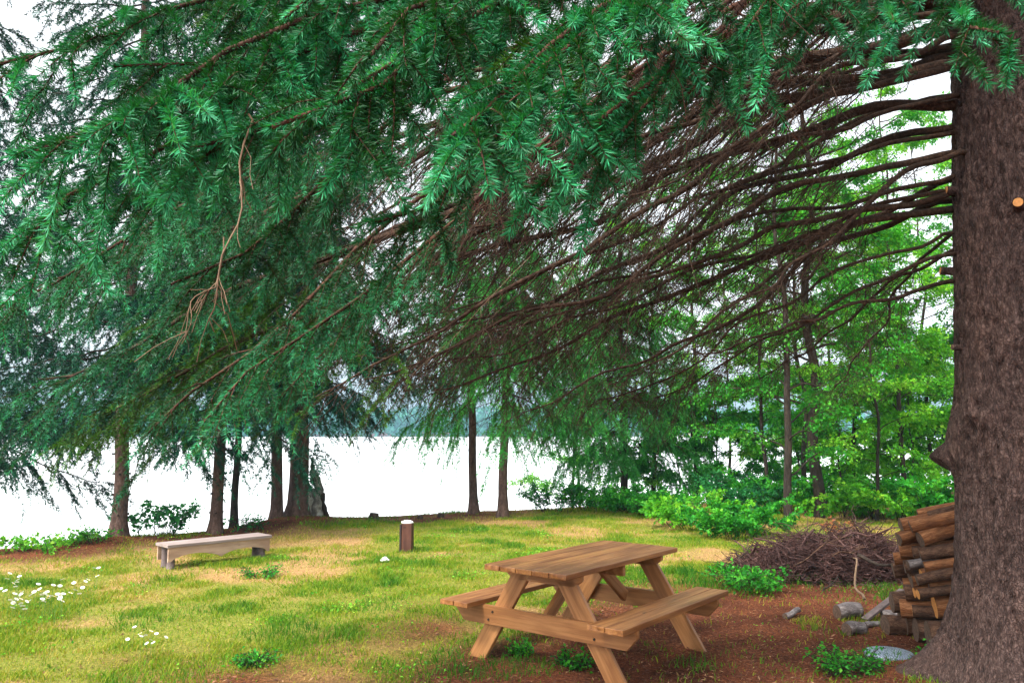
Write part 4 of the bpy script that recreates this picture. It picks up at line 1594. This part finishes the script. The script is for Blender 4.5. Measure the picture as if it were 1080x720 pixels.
# reddish plank
p = gp(912, 655)
bm = bmesh.new()
board(bm, 0, .62, -.035, .035, -.012, .012, .003, .006)
d = nrm(np.array([.75, .45, .30]))
X_ = Vector(d)
Y_ = Vector((0, 0, 1)).cross(X_).normalized()
M4 = Matrix((X_, Y_, X_.cross(Y_))).transposed().to_4x4()
M4.translation = Vector((p[0], p[1], on_ground(p[0], p[1]) + .02))
o = bm_obj('plank', bm, M['bench_leg'], None, M4)
tag(o, 'narrow grey brown plank leaning up onto the firewood stack', 'plank')
# orange split wedge by roots
p = gp(988, 668)
bm = bmesh.new()
add_prism_x(bm, [(-.11, 0), (.1, .0), (.02, .07)], .12)
o = bm_obj('wood_chunk', bm, M['log_brown'])
o.location = (p[0], p[1], on_ground(p[0], p[1]) - .005)
o.rotation_euler = (0, 0, R(20))
tag(o, 'rust orange split wood chunk against the root of the great trunk', 'wood')

# ---- round stone
p = gp(938, 696)
bm = bmesh.new()
n = 40
prof = [(0, .035), (.15, .036), (.168, .030), (.174, .015), (.172, -.03)]
rings = []
for (rr, zz) in prof[1:]:
    rings.append([bm.verts.new((rr * math.cos(2 * PI * k / n) * (1 + .015 * math.sin(3 * k)), rr * math.sin(2 * PI * k / n), zz)) for k in range(n)])
ct = bm.verts.new((0, 0, .035))
for k in range(n):
    bm.faces.new((ct, rings[0][k], rings[0][(k + 1) % n]))
    for i in range(len(rings) - 1):
        bm.faces.new((rings[i][k], rings[i + 1][k], rings[i + 1][(k + 1) % n], rings[i][(k + 1) % n]))
o = bm_obj('stone', bm, M['stone'], smooth=True)
o.location = (p[0], p[1], on_ground(p[0], p[1]))
tag(o, 'round flat speckled blue grey stone at the foot of the great trunk', 'stone')


# ================================================================== BRUSH PILE
def brush():
    rng = np.random.default_rng(91)
    c = (gp(868, 614) + np.array([0, .45, 0]))
    n = 1700
    a = rng.uniform(0, 2 * PI, n)
    rr = np.sqrt(rng.random(n))
    x = c[0] + .20 + np.cos(a) * rr * 1.22
    y = c[1] + np.sin(a) * rr * .62
    lum = fbm(x * 3.1, y * 3.1, 4.0, 3)
    prof = np.clip(1 - rr ** 6, 0, 1) * .44 * (0.40 + .62 * sstep(-1.0, .7, (x - c[0]))) * (.62 + .8 * lum)
    z = prof * rng.random(n) ** .6 + .015
    gz = ground_z(x, y)
    yaw = rng.uniform(0, 2 * PI, n)
    pit = rng.normal(size=n) * .38
    L = rng.uniform(.2, .95, n) * (1 - .5 * rr)
    D = np.stack([np.cos(yaw) * np.cos(pit), np.sin(yaw) * np.cos(pit), np.sin(pit)], 1)
    s = np.linspace(-.5, .5, 5)[None, :, None]
    P = np.stack([x, y, z + gz], 1)[:, None] + D[:, None] * s * L[:, None, None]
    P += np.cumsum(rng.normal(size=P.shape) * .06, 1) * L[:, None, None]
    P[:, :, 2] = np.maximum(P[:, :, 2], gz[:, None] + .006)
    r = rng.uniform(.003, .008, n) * np.where(rng.random(n) < .10, 2.4, 1)
    g = Geo()
    tube(g, P, r[:, None] * np.linspace(1, .5, 5)[None], k=5, rnd=rng.random(n))
    m = 6500
    idx = rng.integers(0, n, m)
    pp, T = batch_resample(P, idx, rng.random(m))
    q = side_shoots(rng, pp, T, rng.uniform(.06, .25, m), 25, 70, -.2, .35, .1, 4, .07)
    tube(g, q, np.full((m, 4), .0022), k=3, rnd=rng.random(m))
    tag(g.build('brush_pile', M['stick'], None, origin=(c[0], c[1], 0)), 'tangled heap of purplish brown dead twigs beside the firewood stack', 'brush pile', kind='stuff')
    for k, (u0, v0, u1, v1, dd0, dd1, r, mt, lb) in enumerate([
        (912, 632, 900, 588, 7.7, 8.3, .014, 'twig_pale', 'tan bent stick leaning on the front of the brush pile'),
        (838, 596, 902, 560, 8.5, 8.9, .008, 'log_bark', 'long brown branch slanting up across the brush pile'),
        (868, 622, 884, 606, 8.4, 8.5, .010, 'bark_dark', 'dark short stick poking out of the foot of the brush pile'),
        (878, 586, 906, 574, 8.4, 8.5, .008, 'log_bark', 'short brown stick lying on the middle of the brush pile'),
        (778, 600, 788, 575, 9.0, 9.2, .008, 'bark_dark', 'dark twig standing at the left tip of the brush pile'),
        (905, 585, 945, 597, 8.0, 7.6, .020, 'bark_dark', 'dark thick branch between the brush pile and the firewood stack'),
        (890, 566, 950, 556, 8.6, 8.3, .013, 'stick', 'purplish branch along the top of the brush pile toward the logs')]):
        p0, p1 = pt(u0, v0, dd0), pt(u1, v1, dd1)
        p0[2] = max(p0[2], on_ground(p0[0], p0[1]) + .01)
        t = np.linspace(0, 1, 10)
        P = p0 + (p1 - p0) * t[:, None] + wiggle(rng, 10, .02)
        g = Geo()
        tube(g, P[None], (r * (1 - .5 * t))[None], k=7, cap=True)
        if k in (1, 3, 4):
            tt = rng.uniform(.3, .95, 5)
            pp, T = resample(P, tt)
            q = side_shoots(rng, pp, T, rng.uniform(.08, .2, 5), 25, 60, -.1, .3, 0, 4, .06)
            tube(g, q, np.full((5, 4), .004), k=4)
        tag(g.build('stick', M[mt], None, origin=tuple(p0)), lb, 'stick', 'loose sticks on the brush pile')


brush()


# ================================================================== DAISIES
def daisy_mesh(h, seed):
    rng = np.random.default_rng(seed)
    me = bpy.data.meshes.new('daisy')
    bm = bmesh.new()
    top = Vector((rng.normal() * .03, rng.normal() * .03, h))
    # stem
    k = 4
    prev = None
    for i in range(4):
        t = i / 3
        c = Vector((top.x * t * t, top.y * t * t, h * t))
        ring = [bm.verts.new(c + Vector((math.cos(2 * PI * q / k) * .0016, math.sin(2 * PI * q / k) * .0016, 0))) for q in range(k)]
        if prev:
            for q in range(k):
                f = bm.faces.new((prev[q], prev[(q + 1) % k], ring[(q + 1) % k], ring[q]))
                f.material_index = 1
        prev = ring
    tilt = Matrix.Rotation(rng.uniform(.1, .7), 3, Vector((rng.normal(), rng.normal(), 0)).normalized())
    m = 14
    for q in range(m):
        a = 2 * PI * q / m
        d = Vector((math.cos(a), math.sin(a), .12))
        s = Vector((-math.sin(a), math.cos(a), 0)) * .0048
        p = [d * .006 - s * .6, d * .006 + s * .6, d * .022 + s, d * .027, d * .022 - s]
        f = bm.faces.new([bm.verts.new(top + tilt @ v) for v in p])
        f.material_index = 0
    r = bmesh.ops.create_uvsphere(bm, u_segments=8, v_segments=5, radius=.008)
    for v in r['verts']:
        v.co.z *= .5
        v.co = top + tilt @ (v.co + Vector((0, 0, .003)))
        for f in v.link_faces:
            f.material_index = 2
    bm.to_mesh(me)
    bm.free()
    for n_ in ('petal', 'stem', 'yolk'):
        me.materials.append(M[n_])
    return me


dm = [daisy_mesh(h, 700 + k) for k, h in enumerate((.17, .22, .27, .31))]
rng = np.random.default_rng(701)
PATCH = [((30, 648), (26, 11), 52, 'white daisy in the big patch at the left edge of the lawn', 'daisies in the left patch'),
         ((90, 630), (14, 9), 9, 'white daisy in the small tall cluster before the low bench', 'daisies before the bench'),
         ((70, 655), (12, 4), 5, 'white daisy between the left patch and the tall cluster', 'daisies between the patches'),
         ((148, 690), (18, 8), 12, 'white daisy in the low patch nearest the camera', 'daisies in the near patch')]
for (c, s, n, lb, gpn) in PATCH:
    for k in range(n):
        u = c[0] + rng.normal() * s[0] * .75
        v = c[1] + rng.normal() * s[1] * .75
        p = gp(u, v)
        o = bpy.data.objects.new('daisy', dm[int(rng.integers(0, 4))])
        COL.objects.link(o)
        o.location = (p[0], p[1], on_ground(p[0], p[1]) - .01)
        o.rotation_euler = (0, 0, rng.uniform(0, 6))
        o.scale = (.85,) * 3 if 'near' not in gpn else (.62,) * 3
        tag(o, lb, 'daisy', gpn)

# ================================================================== LIGHT
EL, AZ = R(54), R(-132)      # azimuth from +Y, negative = left
w = bpy.data.worlds.new('World')
SC.world = w
w.use_nodes = True
nt = w.node_tree
bg = nt.nodes['Background']
sky = nt.nodes.new('ShaderNodeTexSky')
sky.sky_type = 'NISHITA'
sky.sun_disc = False
sky.sun_elevation = EL
sky.sun_rotation = AZ
sky.air_density = 1.0
sky.dust_density = 4.0
sky.ozone_density = 1.0
hs = nt.nodes.new('ShaderNodeHueSaturation')
hs.inputs['Saturation'].default_value = 0.12
nt.links.new(sky.outputs[0], hs.inputs['Color'])
nt.links.new(hs.outputs[0], bg.inputs[0])
bg.inputs[1].default_value = 0.13
sl = bpy.data.lights.new('sun', 'SUN')
sl.energy = 1.5
sl.angle = R(10)
sl.color = (1, .95, .86)
so = bpy.data.objects.new('sun', sl)
COL.objects.link(so)
sd = Vector((math.sin(AZ) * math.cos(EL), math.cos(AZ) * math.cos(EL), math.sin(EL)))
so.rotation_euler = sd.to_track_quat('Z', 'Y').to_euler()

vs_ = SC.view_settings
SC.display_settings.display_device = 'sRGB'
vs_.view_transform = 'Standard'
vs_.look = 'None'
vs_.exposure = 1.92
vs_.gamma = 1.0
vs_.use_curve_mapping = False
SC.render.engine = 'CYCLES'
cy = SC.cycles
cy.use_denoising = True
try:
    cy.denoiser = 'OPENIMAGEDENOISE'
    cy.denoising_input_passes = 'RGB_ALBEDO_NORMAL'
except Exception:
    pass
cy.max_bounces = 6
cy.diffuse_bounces = 2
cy.glossy_bounces = 2
cy.transmission_bounces = 4
cy.caustics_reflective = False
cy.caustics_refractive = False
